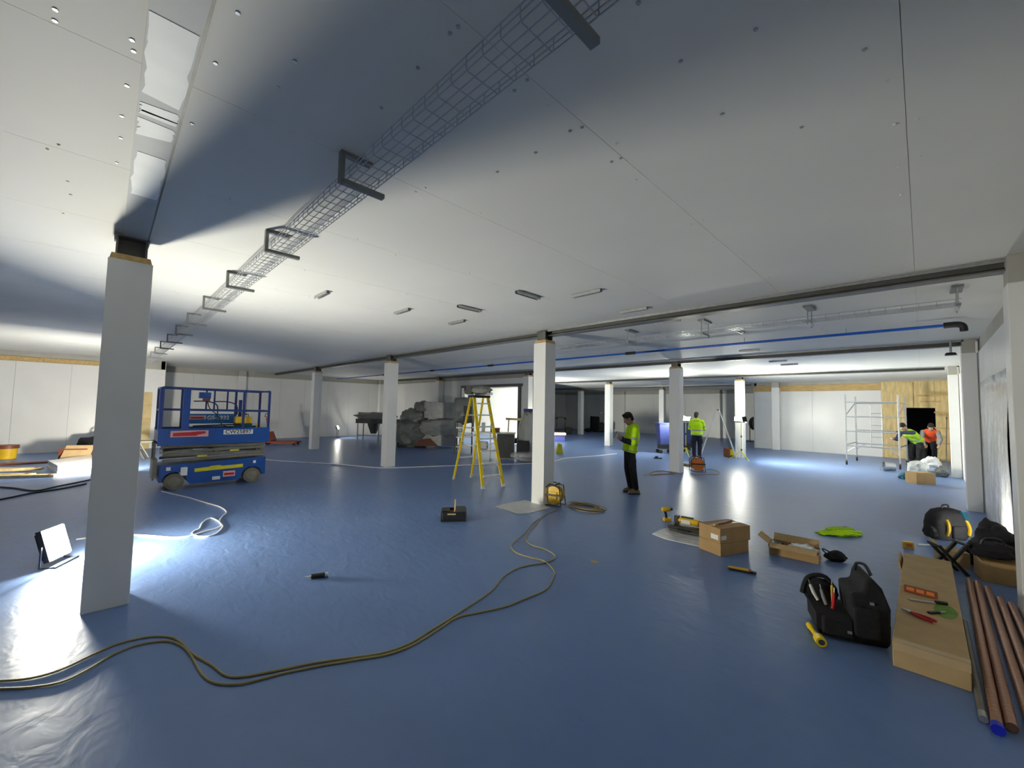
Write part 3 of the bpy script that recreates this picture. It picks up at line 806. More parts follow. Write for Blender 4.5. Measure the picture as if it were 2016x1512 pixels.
# ------------------------------------------------------------------ scaffold tower
def scaffold():
    fx0, fx1, fy, bx0, bx1, by = -1.97, -0.58, 18.95, -1.86, -0.45, 20.9
    t = thing('scaffold_tower', 'mobile aluminium scaffold tower on castors before the white partition', 'scaffold', (0, 0, 0))
    for i, (x, y) in enumerate(((fx0, fy), (fx1, fy), (bx0, by), (bx1, by))):
        MB().cyl((x, y, 0.42), (x, y, 2.5), 0.026, n=8).build('standard', M_GALV, t, smooth=True)
        lg = MB().cyl((x, y, 0.14), (x, y, 0.5), 0.02, n=8).build('castor_leg', M_GALV, t, smooth=True)
        MB().wheel((x, y, 0.075), 0.075, 0.05, 'x').build('castor_wheel', M_BLACK, lg, smooth=True)
        MB().box((x, y, 0.15), (0.06, 0.05, 0.07)).build('castor_fork', M_STEEL, lg)
    for (x0, x1, y) in ((fx0, fx1, fy), (bx0, bx1, by)):
        for z in (0.68, 1.20, 1.72, 2.24):
            MB().cyl((x0, y, z), (x1, y, z), 0.022, n=8).build('ledger', M_GALV, t, smooth=True)
        for (xa, xb) in ((x0, x0 + 0.28), (x1, x1 - 0.28)):
            MB().cyl((xa, y, 0.45), (xb, y, 0.68), 0.014, n=6).build('corner_brace', M_GALV, t)
    for (a, b) in (((fx0, fy), (bx0, by)), ((fx1, fy), (bx1, by))):
        MB().cyl((a[0], a[1], 0.72), (b[0], b[1], 0.72), 0.018, n=6).build('side_brace', M_GALV, t)
        MB().cyl((a[0], a[1], 1.76), (b[0], b[1], 2.26), 0.018, n=6).build('side_brace', M_GALV, t)
    for x in (-1.42, -1.10): MB().cyl((x, by, 0.55), (x, by, 2.24), 0.016, n=6).build('ladder_stile', M_GALV, t)
    for z in (0.55, 0.95, 1.4, 1.85): MB().cyl((-1.42, by, z), (-1.10, by, z), 0.016, n=6).build('ladder_rung', M_GALV, t)


scaffold()

# ------------------------------------------------------------------ people
def frame_ring(c, t, y, a, b, n=18):
    t = Vector(t).normalized(); y = Vector(y); y = (y - t * y.dot(t)).normalized(); x = y.cross(t)
    return [Vector(c) + x * (a * math.cos(2 * PI * j / n)) + y * (b * math.sin(2 * PI * j / n)) for j in range(n)]


def person(label, loc, rz, J, top, sleeve, trous, hair, boot, bands=True, vest=False, cuff=None, cap=None, fine=0.010):
    t = thing('person', label, 'person', loc, rz)
    S = {k: Vector(v) for k, v in J.items()}
    pel, che, nek, hd = S['pelvis'], S['chest'], S['neck'], S['head']
    yl = Vector((0, 1, 0))
    hdir = (S.get('look', Vector((1, 0, -0.2)))).normalized(); hup = (hd - nek).normalized()
    hx = (hdir - hup * hdir.dot(hup)).normalized(); hy = hup.cross(hx)
    HR = Matrix((hx, hy, hup)).transposed()
    def H(p): return hd + HR @ Vector(p)
    # body: one continuous skin surface
    b = MB()
    b.ell(H((-0.012, 0, 0.03)), (0.100, 0.078, 0.105), HR, 16, 12)
    b.ell(H((0.025, 0, -0.05)), (0.072, 0.060, 0.075), HR, 14, 10)
    b.caps(H((0.085, 0, 0.02)), H((0.108, 0, -0.028)), 0.012, 0.018)
    b.caps(H((0.075, -0.035, 0.035)), H((0.075, 0.035, 0.035)), 0.016, 0.016)
    b.caps(H((0.085, -0.022, -0.065)), H((0.085, 0.022, -0.065)), 0.012, 0.012)
    b.ell(H((0.06, 0, -0.105)), (0.03, 0.03, 0.02), HR)
    for s in (-1, 1): b.ell(H((-0.01, s * 0.08, -0.01)), (0.026, 0.012, 0.034), HR)
    b.caps(nek - (nek - che) * 0.15, hd - HR @ Vector((0.02, 0, 0.05)), 0.062, 0.055)
    b.caps(pel, che, 0.10, 0.12); b.caps(che + Vector((0, -0.08, 0)), che + Vector((0, 0.08, 0)), 0.1, 0.1)
    for s, k in ((-1, 'r'), (1, 'l')):
        sh, el, wr, ha, hip, kn, an, toe = (S[n + '_' + k] for n in ('shoulder', 'elbow', 'wrist', 'hand', 'hip', 'knee', 'ankle', 'toe'))
        b.caps(che, sh, 0.09, 0.05); b.caps(sh, el, 0.048, 0.038); b.caps(el, wr, 0.038, 0.027)
        b.caps(pel, hip, 0.09, 0.08); b.caps(hip, kn, 0.075, 0.05); b.caps(kn, an, 0.05, 0.036); b.caps(an, toe, 0.035, 0.03)
        d = (ha - wr).normalized(); curl = Vector(S.get('curl_' + k, Vector((0, 0, -1)))); curl = (curl - d * curl.dot(d)).normalized(); side = d.cross(curl)
        palm = wr + d * 0.045
        for q in (-0.024, -0.008, 0.008, 0.024): b.caps(wr + side * q * 0.7, wr + d * 0.085 + side * q, 0.014, 0.013)
        for q, L in ((-0.032, 0.062), (-0.011, 0.076), (0.011, 0.080), (0.032, 0.068)):
            p0 = wr + d * 0.088 + side * q; p1 = p0 + d * L * 0.45 + curl * 0.008; p2 = p1 + d * L * 0.22 + curl * L * 0.34; p3 = p2 - d * L * 0.05 + curl * L * 0.28
            b.caps(p0, p1, 0.0095, 0.009); b.caps(p1, p2, 0.009, 0.0085); b.caps(p2, p3, 0.0085, 0.008)
        ts = S.get('thumb_' + k, Vector((s, 0, 0))); th = side if side.dot(Vector(ts)) > 0 else -side
        q0 = wr + d * 0.025 + th * 0.028; q1 = q0 + d * 0.035 + th * 0.028; q2 = q1 + d * 0.028 + curl * 0.018
        b.caps(q0, q1, 0.013, 0.011); b.caps(q1, q2, 0.011, 0.009)
    body = remesh('body', b, M_SKIN, t, fine, 2)
    for s in (-1, 1):
        MB().ell(H((0.084, s * 0.031, 0.012)), (0.010, 0.012, 0.008), HR, 8, 6).build('eye', M_DECAL, body)
    # hair
    h = MB()
    h.ell(H((-0.022, 0, 0.048)), (0.106, 0.086, 0.103), HR, 16, 12); h.ell(H((-0.06, 0, -0.01)), (0.062, 0.078, 0.08), HR, 14, 10); h.ell(H((0.045, 0, 0.108)), (0.045, 0.062, 0.035), HR)
    remesh('hair', h, hair, t, 0.01, 2)
    # torso garment lofted along the spine
    mid = (pel + che) / 2 + S.get('belly', Vector((0, 0, 0)))
    spine = smooth_path([pel - (che - pel) * 0.16, pel, mid, che, che + (nek - che) * 0.65, nek + (nek - che) * 0.02], 3)
    prof = [(0.155, 0.215), (0.155, 0.21), (0.15, 0.205), (0.155, 0.22), (0.125, 0.185), (0.075, 0.09)]
    def pr(i): k = i / 3; a = int(min(k, 4)); f = k - a; return [prof[a][j] + (prof[a + 1][j] - prof[a][j]) * f for j in (0, 1)]
    def ring(i, g=1.0):
        a = spine[max(0, i - 1)]; c = spine[min(len(spine) - 1, i + 1)]
        w = pr(i); return frame_ring(spine[i], c - a, yl, w[0] * g, w[1] * g)
    j = MB().loft([ring(i) for i in range(len(spine))])
    sl = MB() if vest else j
    for k in ('r', 'l'):
        sh, el, wr = S['shoulder_' + k], S['elbow_' + k], S['wrist_' + k]
        j.caps(che + (nek - che) * 0.3, sh, 0.095, 0.072)
        sl.caps(sh, el, 0.074, 0.062); sl.caps(el, el + (wr - el) * 0.86, 0.062, 0.046)
    remesh('vest' if vest else 'jacket', j, top, t, 0.013, 3)
    if vest: remesh('sweater', sl, sleeve, t, 0.013, 3)
    if not vest:
        hd_ = MB(); hd_.caps(nek + Vector((-0.07, -0.06, -0.02)), nek + Vector((-0.07, 0.06, -0.02)), 0.07, 0.07); hd_.caps(nek + Vector((0.0, -0.08, 0.0)), nek + Vector((0.0, 0.08, 0.0)), 0.05, 0.05)
        remesh('hood', hd_, top, t, 0.014, 3)
    if cuff:
        for k in ('r', 'l'):
            el, wr = S['elbow_' + k], S['wrist_' + k]
            MB().caps(el + (wr - el) * 0.25, el + (wr - el) * 0.9, 0.067, 0.052).build('dark_cuff', cuff, t, smooth=True)
    if bands:
        for i in (2, 5):
            if i + 1 < len(spine):
                r0, r1 = ring(i, 1.035), ring(i + 1, 1.035); r1 = [p + (q - p) * 0.75 for p, q in zip(r0, r1)]
                MB().loft([r0, r1], cap=False).build('reflective_band', M_REFL, t, smooth=True)
        if not vest:
            for k in ('r', 'l'):
                sh, el = S['shoulder_' + k], S['elbow_' + k]
                MB().cyl(sh + (el - sh) * 0.62, sh + (el - sh) * 0.8, 0.072, 0.069, 14).build('reflective_band', M_REFL, t, smooth=True)
    # trousers and boots
    tr_ = MB()
    tr_.loft([frame_ring(pel + Vector((0, 0, z)), (0, 0, 1), yl, a, w) for z, a, w in ((-0.09, 0.11, 0.16), (0.0, 0.125, 0.175), (0.07, 0.12, 0.17))])
    for k in ('r', 'l'):
        hip, kn, an = S['hip_' + k], S['knee_' + k], S['ankle_' + k]
        tr_.caps(pel + (hip - pel) * 0.5, hip, 0.11, 0.1); tr_.caps(hip, kn, 0.1, 0.078); tr_.caps(kn, an + (kn - an) * 0.08, 0.078, 0.066)
        tr_.box(hip + (kn - hip) * 0.55 + Vector((0, 0.085 * (1 if k == 'l' else -1), 0)), (0.12, 0.05, 0.17))
    remesh('trousers', tr_, trous, t, 0.014, 3)
    for k in ('r', 'l'):
        an, toe = S['ankle_' + k], S['toe_' + k]; f = Vector((toe.x - an.x, toe.y - an.y, 0)).normalized(); base = Vector((an.x, an.y, 0))
        m = MB(); m.caps(base + Vector((0, 0, 0.07)), base + Vector((0, 0, 0.13)), 0.055, 0.052)
        m.caps(base - f * 0.04 + Vector((0, 0, 0.055)), base + f * 0.12 + Vector((0, 0, 0.048)), 0.048, 0.046); m.caps(base + f * 0.06 + Vector((0, 0, 0.07)), base + f * 0.0 + Vector((0, 0, 0.1)), 0.045, 0.05)
        bt = remesh('boot', m, boot, t, 0.012, 2)
        sn, fw = Vector((-f.y, f.x, 0)), f
        so = [base + fw * a + sn * w for a, w in ((-0.085, 0.03), (-0.06, 0.046), (0.06, 0.05), (0.13, 0.045), (0.168, 0.02), (0.168, -0.02), (0.13, -0.045), (0.06, -0.05), (-0.06, -0.046), (-0.085, -0.03))]
        MB().prism([(p.x, p.y) for p in so], 0.0, 0.03, 'z').build('sole', M_BLACK, bt)
    return t


def legs(px=0.0, stance=0.1, kx=(0.02, 0.0), ax=(-0.06, -0.03), pz=0.93):
    J = {}
    for s, k, i in ((-1, 'r', 0), (1, 'l', 1)):
        J['hip_' + k] = (px, s * 0.09, pz - 0.03); J['knee_' + k] = (kx[i], s * (stance + 0.01), 0.50)
        J['ankle_' + k] = (ax[i], s * stance, 0.09); J['toe_' + k] = (ax[i] + 0.15, s * (stance + 0.02), 0.04)
    return J


faceleft = YAW + PI
# man with phone, in profile facing picture left
J = dict(pelvis=(0.04, 0, 0.94), chest=(-0.02, 0, 1.27), neck=(-0.005, 0, 1.46), head=(0.075, 0, 1.605), look=(1, 0, -0.75),
         shoulder_r=(-0.03, -0.19, 1.385), shoulder_l=(-0.03, 0.19, 1.385), elbow_r=(0.02, -0.235, 1.10), elbow_l=(0.02, 0.235, 1.10),
         wrist_r=(0.22, -0.10, 1.17), wrist_l=(0.22, 0.09, 1.15), hand_r=(0.30, -0.05, 1.23), hand_l=(0.30, 0.05, 1.20),
         curl_r=(-0.1, 0.8, 0.5), curl_l=(-0.1, -0.8, 0.5), thumb_r=(0, 0, 1), thumb_l=(0, 0, 1), **legs(0.04, 0.1, (0.05, 0.0), (-0.02, -0.07)))
pm = G(1243, 971)
person('man in hi-vis yellow hooded jacket and black trousers looking at a phone', (pm.x, pm.y, 0), faceleft, J, M_HIVIS, M_HIVIS, M_TROUS, M_HAIR, M_BOOT, cuff=M_NAVY, fine=0.008)
fwd = Vector((math.cos(faceleft), math.sin(faceleft), 0))
ph = thing('mobile_phone', 'dark mobile phone held up by the man in hi-vis jacket', 'phone', (pm.x + fwd.x * 0.355, pm.y + fwd.y * 0.355, 1.20), faceleft)
Rp = Matrix.Rotation(math.radians(-25), 3, 'Y')
MB().box((0, 0, 0.06), (0.010, 0.075, 0.15), R=Rp).build('phone_body', M_BLACK, ph)
MB().box(Rp @ Vector((-0.006, 0, 0)) + Vector((0, 0, 0.06)), (0.002, 0.066, 0.138), R=Rp).build('screen', emit('phone_screen', (0.6, 0.7, 0.8), 0.25), ph)

# second workman seen from behind
J = dict(pelvis=(0.0, 0, 0.95), chest=(0.01, 0, 1.29), neck=(0.015, 0, 1.48), head=(0.03, 0, 1.635), look=(1, -0.5, -0.15),
         shoulder_r=(0.0, -0.19, 1.41), shoulder_l=(0.0, 0.19, 1.41), elbow_r=(0.05, -0.27, 1.14), elbow_l=(0.06, 0.25, 1.14),
         wrist_r=(0.27, -0.24, 1.13), wrist_l=(0.27, 0.14, 1.12), hand_r=(0.36, -0.22, 1.16), hand_l=(0.36, 0.10, 1.14),
         curl_r=(0, 0.6, -1), curl_l=(0, -0.6, -1), **legs(0.0, 0.09, (0.03, -0.02), (0.06, -0.08)))
p2 = G(1372, 904)
person('workman in hi-vis yellow jacket seen from behind near the folding ladder', (p2.x, p2.y, 0), YAW + PI / 2 - 0.45, J, M_HIVIS, M_HIVIS, M_NAVY, M_HAIRB, M_BOOT, cuff=M_NAVY)

# two men bending at the plywood wall
def bent(reach):
    J = dict(pelvis=(-0.12, 0, 0.95), chest=(0.16, 0, 1.16), neck=(0.33, 0, 1.28), head=(0.45, 0, 1.40), look=(1, 0, -0.25),
             shoulder_r=(0.28, -0.19, 1.22), shoulder_l=(0.28, 0.19, 1.22), **legs(-0.12, 0.12, (-0.02, 0.0), (-0.10, -0.05)))
    if reach:
        J.update(elbow_r=(0.40, -0.24, 0.95), wrist_r=(0.58, -0.2, 0.98), hand_r=(0.66, -0.18, 1.0),
                 elbow_l=(0.60, 0.17, 1.21), wrist_l=(0.90, 0.12, 1.22), hand_l=(1.0, 0.10, 1.22))
    else:
        J.update(elbow_r=(0.35, -0.25, 0.95), wrist_r=(0.5, -0.18, 0.78), hand_r=(0.55, -0.15, 0.70), elbow_l=(0.35, 0.25, 0.95), wrist_l=(0.5, 0.18, 0.78), hand_l=(0.55, 0.15, 0.70))
    return J
p3 = V(-0.24, 20.05, 0)
person('man in yellow-green hi-vis vest leaning over and gripping the scaffold tower', p3, faceleft + 0.15, bent(True), M_HIVISD, M_SLEEVE, M_TROUS, M_HAIR, M_DBOOT, vest=True)
p4 = V(0.14, 21.6, 0)
person('man in orange vest bending down at the dark doorway', p4, faceleft + 0.9, bent(False), M_ORNG, M_GREYC, M_TROUS, M_HAIR, M_DBOOT, vest=True, bands=False)

# ------------------------------------------------------------------ cables on the floor
def cable(name, label, pts, r, m, sub=5, cat='cable'):
    """cable lying on the floor through photo pixels; strands never lie closer than their own thickness to the floor"""
    w = [G(x, y, r) for x, y in pts]
    return tag(MB().tube(smooth_path(w, sub), r, 6).build(name, m, smooth=True), label, cat)


cable('extension_cable', 'olive yellow cable snaking to the reel column, strand with the upper branch',
      [(-40, 1341), (0, 1340), (60, 1335), (120, 1318), (180, 1290), (230, 1268), (290, 1254), (335, 1254), (360, 1268), (378, 1287), (415, 1308), (445, 1330), (480, 1332), (540, 1321), (620, 1305), (700, 1294), (750, 1286), (800, 1270), (852, 1239), (909, 1203), (967, 1164), (989, 1137), (1018, 1119), (1048, 1112), (1076, 1107), (1092, 1099), (1090, 1091), (1072, 1081), (1048, 1074), (1036, 1064), (1040, 1049), (1054, 1033), (1064, 1021), (1076, 1012), (1098, 1003)], 0.008, M_CABLE)
cable('extension_cable', 'olive yellow cable snaking to the reel column, strand with the lower branch',
      [(-40, 1357), (0, 1356), (60, 1353), (120, 1343), (170, 1320), (220, 1290), (270, 1270), (325, 1262), (355, 1270), (374, 1288), (385, 1306), (400, 1330), (425, 1345), (470, 1347), (510, 1338), (560, 1325), (640, 1309), (700, 1299), (760, 1289), (810, 1271), (860, 1241), (899, 1216), (943, 1206), (999, 1193), (1038, 1177), (1076, 1160), (1090, 1135), (1092, 1127), (1084, 1115), (1070, 1104), (1046, 1098), (1018, 1089), (1006, 1076), (1014, 1065), (1034, 1049), (1050, 1029), (1066, 1019)], 0.008, M_CABLE)
cable('white_cable', 'white cable looped on the floor between floodlight and scissor lift',
      [(150, 1062), (200, 1056), (256, 1053), (300, 1055), (342, 1058), (375, 1055), (400, 1047), (425, 1040), (436, 1034), (430, 1026), (414, 1020), (399, 1028), (392, 1041), (384, 1044), (378, 1051), (392, 1056), (414, 1055), (430, 1047), (438, 1036), (432, 1026), (438, 1016), (446, 1008), (433, 998), (403, 989), (369, 979), (342, 973), (318, 967)], 0.010, M_WCAB)
cable('white_cable', 'thin white cable lying across the hall past the white columns',
      [(508, 903), (560, 908), (640, 912), (700, 917), (750, 921), (800, 920), (880, 917), (960, 914), (1030, 913), (1093, 907), (1114, 902), (1177, 897), (1214, 893)], 0.012, M_WCAB)
cable('black_cable', 'black cable on the floor left of the near column',
      [(-10, 958), (30, 961), (70, 966), (110, 958), (150, 950), (178, 944), (186, 938)], 0.016, M_BLACK)
cable('black_cable', 'dark cable running from the left picture edge below the wrapped sheets',
      [(-10, 985), (26, 978), (60, 971), (120, 962), (170, 952)], 0.014, M_BLACK)
cable('tan_cable', 'loose tan cable trailing right of the orange cable reel', [(1384, 926), (1400, 924), (1416, 930), (1412, 934), (1390, 934), (1372, 935), (1360, 932)], 0.010, M_TANCAB)
cable('tan_cable', 'loose tan cable trailing left of the column by the bins', [(1268, 936), (1285, 929), (1305, 927), (1325, 931), (1300, 934), (1280, 935), (1310, 932), (1328, 934)], 0.012, M_TANCAB)


def coil(name, label, c, rx, ry, turns, r, m, seed):
    random.seed(seed); pts = []
    for k in range(turns * 14):
        a = 2 * PI * k / 14; f = 0.55 + 0.45 * random.random() ** 0.5
        i = k // 14
        pts.append((c[0] + rx * (0.5 + 0.5 * (i + 1) / turns) * math.cos(a + 0.5 * i) + 0.06 * math.sin(i * 2.1), c[1] + ry * (0.5 + 0.5 * (i + 1) / turns) * math.sin(a + 0.5 * i) + 0.05 * math.cos(i * 1.7), r + (i % 3) * 2 * r))
    return tag(MB().tube(smooth_path(pts, 2), r, 5).build(name, m, smooth=True), label, 'cable')


cc = G(1128, 998)
coil('coiled_cable', 'pile of olive cable loops beside the yellow reel', (cc.x + 0.22, cc.y + 0.12), 0.36, 0.24, 7, 0.008, M_TANCAB, 3)
cc = G(1352, 917)
coil('coiled_cable', 'small heap of tan cable beside the orange cable reel', (cc.x, cc.y), 0.28, 0.2, 5, 0.01, M_TANCAB, 4)

# cable reels
def cable_reel(label, loc, rz, body, core, s=1.0):
    t = thing('cable_reel', label, 'cable reel', loc, rz)
    fr_ = []
    for y in (-0.11 * s, 0.11 * s):
        MB().tube([(-0.17 * s, y, 0.012), (0.17 * s, y, 0.012), (0.13 * s, y, 0.36 * s), (-0.06 * s, y, 0.40 * s), (-0.17 * s, y, 0.3 * s)], 0.011 * s, 6, closed=True).build('frame', M_BLACK, t)
    MB().bar((0.04 * s, -0.11 * s, 0.385 * s), (0.04 * s, 0.11 * s, 0.385 * s), 0.03 * s, 0.03 * s).build('handle', M_BLACK, t)
    MB().bar((-0.17 * s, -0.11 * s, 0.2 * s), (0.17 * s, -0.115 * s, 0.2 * s), 0.02 * s, 0.03 * s).build('cross_brace', M_BLACK, t)
    d = MB()
    d.wheel((0, -0.075 * s, 0.19 * s), 0.165 * s, 0.012); d.wheel((0, 0.075 * s, 0.19 * s), 0.165 * s, 0.012)
    d.build('drum_flange', body, t, smooth=True)
    MB().wheel((0, 0, 0.19 * s), 0.135 * s, 0.14 * s).build('wound_cable', core, t, smooth=True)
    MB().box((0.0, -0.09 * s, 0.19 * s), (0.15 * s, 0.02, 0.13 * s)).build('socket_panel', body, t, bevel=0.006)
    return t


cr = G(1092, 994)
cable_reel('yellow site cable reel in black frame at the foot of white column', (cr.x, cr.y, 0), YAW - 0.5, M_TYEL, M_CABLE)
cr = G(1373, 928)
cable_reel('orange cable reel in tan frame behind the column by the bins', (cr.x, cr.y, 0), YAW - 0.2, M_ORANGE, M_TANCAB, 1.15)

# dust sheet under the bright column
ds = [G(975, 997), G(1000, 991), G(1034, 985), G(1046, 988), G(1060, 992), G(1085, 1000), G(1052, 1008), G(1040, 1011), G(1018, 1012), G(1000, 1006), G(985, 1001)]
tag(MB().prism([(p.x, p.y) for p in ds], 0.001, 0.006, 'z').build('dust_sheet', M_SHEET), 'pale paper sheet on the floor at the foot of the reel column', 'sheet')

# ------------------------------------------------------------------ small things on the open floor
# open tool case
p = G(893, 1022); t = thing('tool_case', 'small dark open tool case with tan lining on the mid floor', 'tool case', (p.x, p.y, 0), YAW + 0.12)
m = MB(); m.span((-0.2, -0.16, 0.0), (0.2, 0.16, 0.02)); m.span((-0.2, -0.16, 0.02), (-0.18, 0.16, 0.15)); m.span((0.18, -0.16, 0.02), (0.2, 0.16, 0.15)); m.span((-0.18, -0.16, 0.02), (0.18, -0.14, 0.15)); m.span((-0.18, 0.14, 0.02), (0.18, 0.16, 0.15))
m.build('case_body', M_BLACK, t, bevel=0.012)
MB().span((-0.18, -0.14, 0.02), (0.18, 0.14, 0.11)).build('lining', M_REDB, t)
MB().box((0.10, 0.02, 0.145), (0.17, 0.31, 0.05)).build('half_lid', M_DGREY, t, bevel=0.015)
MB().box((-0.12, 0.05, 0.13), (0.12, 0.2, 0.03)).build('tray', M_DGREY, t, bevel=0.01)
MB().bar((0.015, -0.13, 0.12), (0.02, 0.02, 0.30), 0.02, 0.02).build('wooden_rule', M_WOOD, t)
MB().box((-0.03, -0.165, 0.12), (0.13, 0.02, 0.02)).build('latch', M_TAPE, t)
# sealant tube
a, b = G(600, 1137, 0.025), G(646, 1131, 0.025); t = thing('sealant_tube', 'dark sealant tube lying alone on the blue floor', 'tube', (a.x, a.y, 0.026), math.atan2(b.y - a.y, b.x - a.x))
L_ = (b - a).length
MB().cyl((0.06, 0, 0), (L_, 0, 0), 0.025, n=12).build('cartridge', M_BLACK, t, smooth=True)
MB().cyl((0.0, 0, 0), (0.06, 0, 0), 0.007, 0.012, n=8).build('nozzle', M_DECAL, t, smooth=True)
MB().cyl((L_ - 0.03, 0, 0), (L_, 0, 0), 0.0262, n=12).build('end_cap', M_GALV, t, smooth=True)
p = G(1170, 1106)
tag(MB().prism([(p.x + 0.05 * math.cos(k) * (1 + .3 * math.sin(3 * k)), p.y + 0.04 * math.sin(k)) for k in [2 * PI * i / 12 for i in range(12)]], 0.0005, 0.002, 'z').build('paint_smear', M_CARD2), 'small pale smear on the blue floor near the cables', 'stain')

# polythene sheet, drill, tool on case
sh = [G(1284, 1052), G(1300, 1044), G(1325, 1036), G(1384, 1047), G(1384, 1074), G(1378, 1077), G(1350, 1071), G(1310, 1062)]
m = MB(); m.prism([(q.x, q.y) for q in sh], 0.001, 0.010, 'z')
tag(m.build('plastic_sheet', M_WPOLY), 'crumpled clear plastic sheet under the black case and yellow tool', 'sheet')
p = G(1313, 1025); t = thing('cordless_drill', 'cordless drill standing upright on its battery', 'drill', (p.x, p.y, 0), YAW + 0.1)
MB().box((0.0, 0, 0.025), (0.12, 0.075, 0.05)).build('battery', M_TYEL, t, bevel=0.008)
MB().loft([[(c + a * 0.022 * math.cos(2 * PI * j / 10), 0.018 * math.sin(2 * PI * j / 10), z) for j in range(10)] for c, a, z in ((-0.01, 1.0, 0.045), (-0.015, 0.9, 0.09), (-0.03, 1.0, 0.15))]).build('grip', M_BLACK, t, smooth=True)
MB().tube([(-0.085, 0, 0.185), (-0.075, 0, 0.185), (0.03, 0, 0.185), (0.05, 0, 0.185)], [0.03, 0.038, 0.036, 0.026], 12).build('motor_housing', M_TYEL, t, smooth=True)
MB().tube([(0.05, 0, 0.185), (0.09, 0, 0.185), (0.10, 0, 0.185)], [0.022, 0.02, 0.010], 10).build('chuck', M_BLACK, t, smooth=True)
MB().cyl((0.1, 0, 0.185), (0.17, 0, 0.183), 0.004, n=6).build('drill_bit', M_GALV, t)
ca, cb2 = G(1322, 1046), G(1388, 1060)
az = math.atan2(cb2.y - ca.y, cb2.x - ca.x); cc = (ca + cb2) / 2
t = thing('power_tool_case', 'closed black power tool case lying on the plastic sheet', 'tool case', (cc.x - 0.06, cc.y + 0.14, 0.010), az)
MB().box((0, 0, 0.06), (0.48, 0.34, 0.05)).build('lower_shell', M_BLACK, t, bevel=0.015)
MB().box((0, 0, 0.035), (0.46, 0.32, 0.07)).build('upper_shell', M_DGREY, t, bevel=0.015)
MB().tube([(-0.08, -0.17, 0.05), (-0.08, -0.2, 0.05), (0.08, -0.2, 0.05), (0.08, -0.17, 0.05)], 0.012, 6).build('handle', M_BLACK, t)
t = thing('yellow_power_tool', 'yellow and black cordless power tool lying on the black case', 'power tool', (cc.x - 0.03, cc.y + 0.16, 0.097), az)
MB().tube([(-0.20, 0, 0.055), (-0.18, 0, 0.055), (0.02, 0, 0.055), (0.10, 0, 0.055), (0.13, 0, 0.055)], [0.02, 0.04, 0.046, 0.05, 0.04], 12).build('motor_body', M_TYEL, t, smooth=True)
MB().box((-0.04, 0.0, 0.105), (0.18, 0.03, 0.03)).build('handle', M_BLACK, t, bevel=0.008)
MB().box((-0.19, 0, 0.06), (0.07, 0.08, 0.11)).build('battery', M_BLACK, t, bevel=0.008)
MB().cyl((0.12, 0, 0.05), (0.2, 0, 0.045), 0.045, 0.035, n=12).build('gear_head', M_REDB, t, smooth=True)
MB().box((-0.05, -0.045, 0.05), (0.13, 0.012, 0.05)).build('maker_plate', M_DECAL, t)

# stacked cartons
def carton(label, loc, rz, d, m=M_CARD, group=None, lab=None):
    t = thing('cardboard_box', label, 'box', loc, rz, group)
    MB().box((0, 0, d[2] / 2), d).build('carton', m, t, bevel=0.004)
    MB().box((0, 0, d[2] + 0.0008), (d[0], 0.05, 0.0012)).build('tape', M_TAPE, t)
    if lab: MB().box(lab[0], lab[1]).build('paper_label', M_DECAL, t)
    return t
pl_, pc_, pr_ = G(1388, 1078), G(1419, 1096), G(1474, 1086)
u = (pr_ - pc_); w_ = (pl_ - pc_); a_ = math.atan2(u.y, u.x)
bw, bd = u.length, 0.33
ctr = pc_ + u / 2 + Vector((-u.y, u.x, 0)).normalized() * bd / 2
t = carton('lower of two stacked brown cartons beside the yellow power tool', (ctr.x, ctr.y, 0), a_, (bw, bd, 0.15))
t = carton('upper of two stacked brown cartons with torn white label', (ctr.x + 0.01, ctr.y + 0.005, 0.152), a_ - 0.03, (bw + 0.02, bd, 0.185), lab=((-bw / 2 - 0.011, -0.08, 0.07), (0.003, 0.11, 0.06)))
MB().box((-bw / 2 + 0.05, -bd / 2 - 0.001, 0.07), (0.09, 0.003, 0.05)).build('paper_label', M_DECAL, t)
tool = thing('box_cutter', 'worn brown hand tool lying across the upper stacked carton', 'hand tool', (ctr.x, ctr.y + 0.02, 0.341), a_ + 0.15)
MB().prism([(-0.2, -0.02), (-0.02, -0.03), (0.18, -0.006), (0.2, 0.006), (0.0, 0.02), (-0.2, 0.012)], 0.0, 0.022, 'z').build('blade_body', M_REDB, tool)
MB().bar((-0.24, -0.01, 0.011), (-0.12, -0.005, 0.011), 0.03, 0.02).build('handle', M_WOOD, tool)

# open carton with packing
p0, p1 = G(1514, 1090), G(1612, 1111); u = (p1 - p0); a_ = math.atan2(u.y, u.x); L_ = u.length; D_ = 0.26; Hh = 0.13
nrm = Vector((-math.sin(a_), math.cos(a_), 0)); c = (p0 + p1) / 2 + nrm * D_ / 2
t = thing('open_carton', 'long open brown carton with packing plastic spilling out', 'box', (c.x, c.y, 0), a_)
MB().span((-L_ / 2, -D_ / 2, 0), (L_ / 2, D_ / 2, 0.006)).build('base', M_CARD, t)
MB().span((-L_ / 2, -D_ / 2, 0.006), (L_ / 2, -D_ / 2 + 0.006, Hh)).build('side', M_CARD, t)
MB().span((-L_ / 2, D_ / 2 - 0.006, 0.006), (L_ / 2, D_ / 2, Hh)).build('side', M_CARD, t)
MB().span((-L_ / 2, -D_ / 2, 0.006), (-L_ / 2 + 0.006, D_ / 2, Hh)).build('end', M_CARD, t)
MB().span((L_ / 2 - 0.006, -D_ / 2, 0.006), (L_ / 2, D_ / 2, Hh)).build('end', M_CARD, t)
R = Matrix.Rotation(math.radians(-40), 3, 'Y'); MB().box((-L_ / 2 - 0.06, 0, Hh + 0.035), (0.16, D_ - 0.02, 0.005), R=Matrix.Rotation(math.radians(35), 3, 'Y')).build('flap', M_CARD2, t)
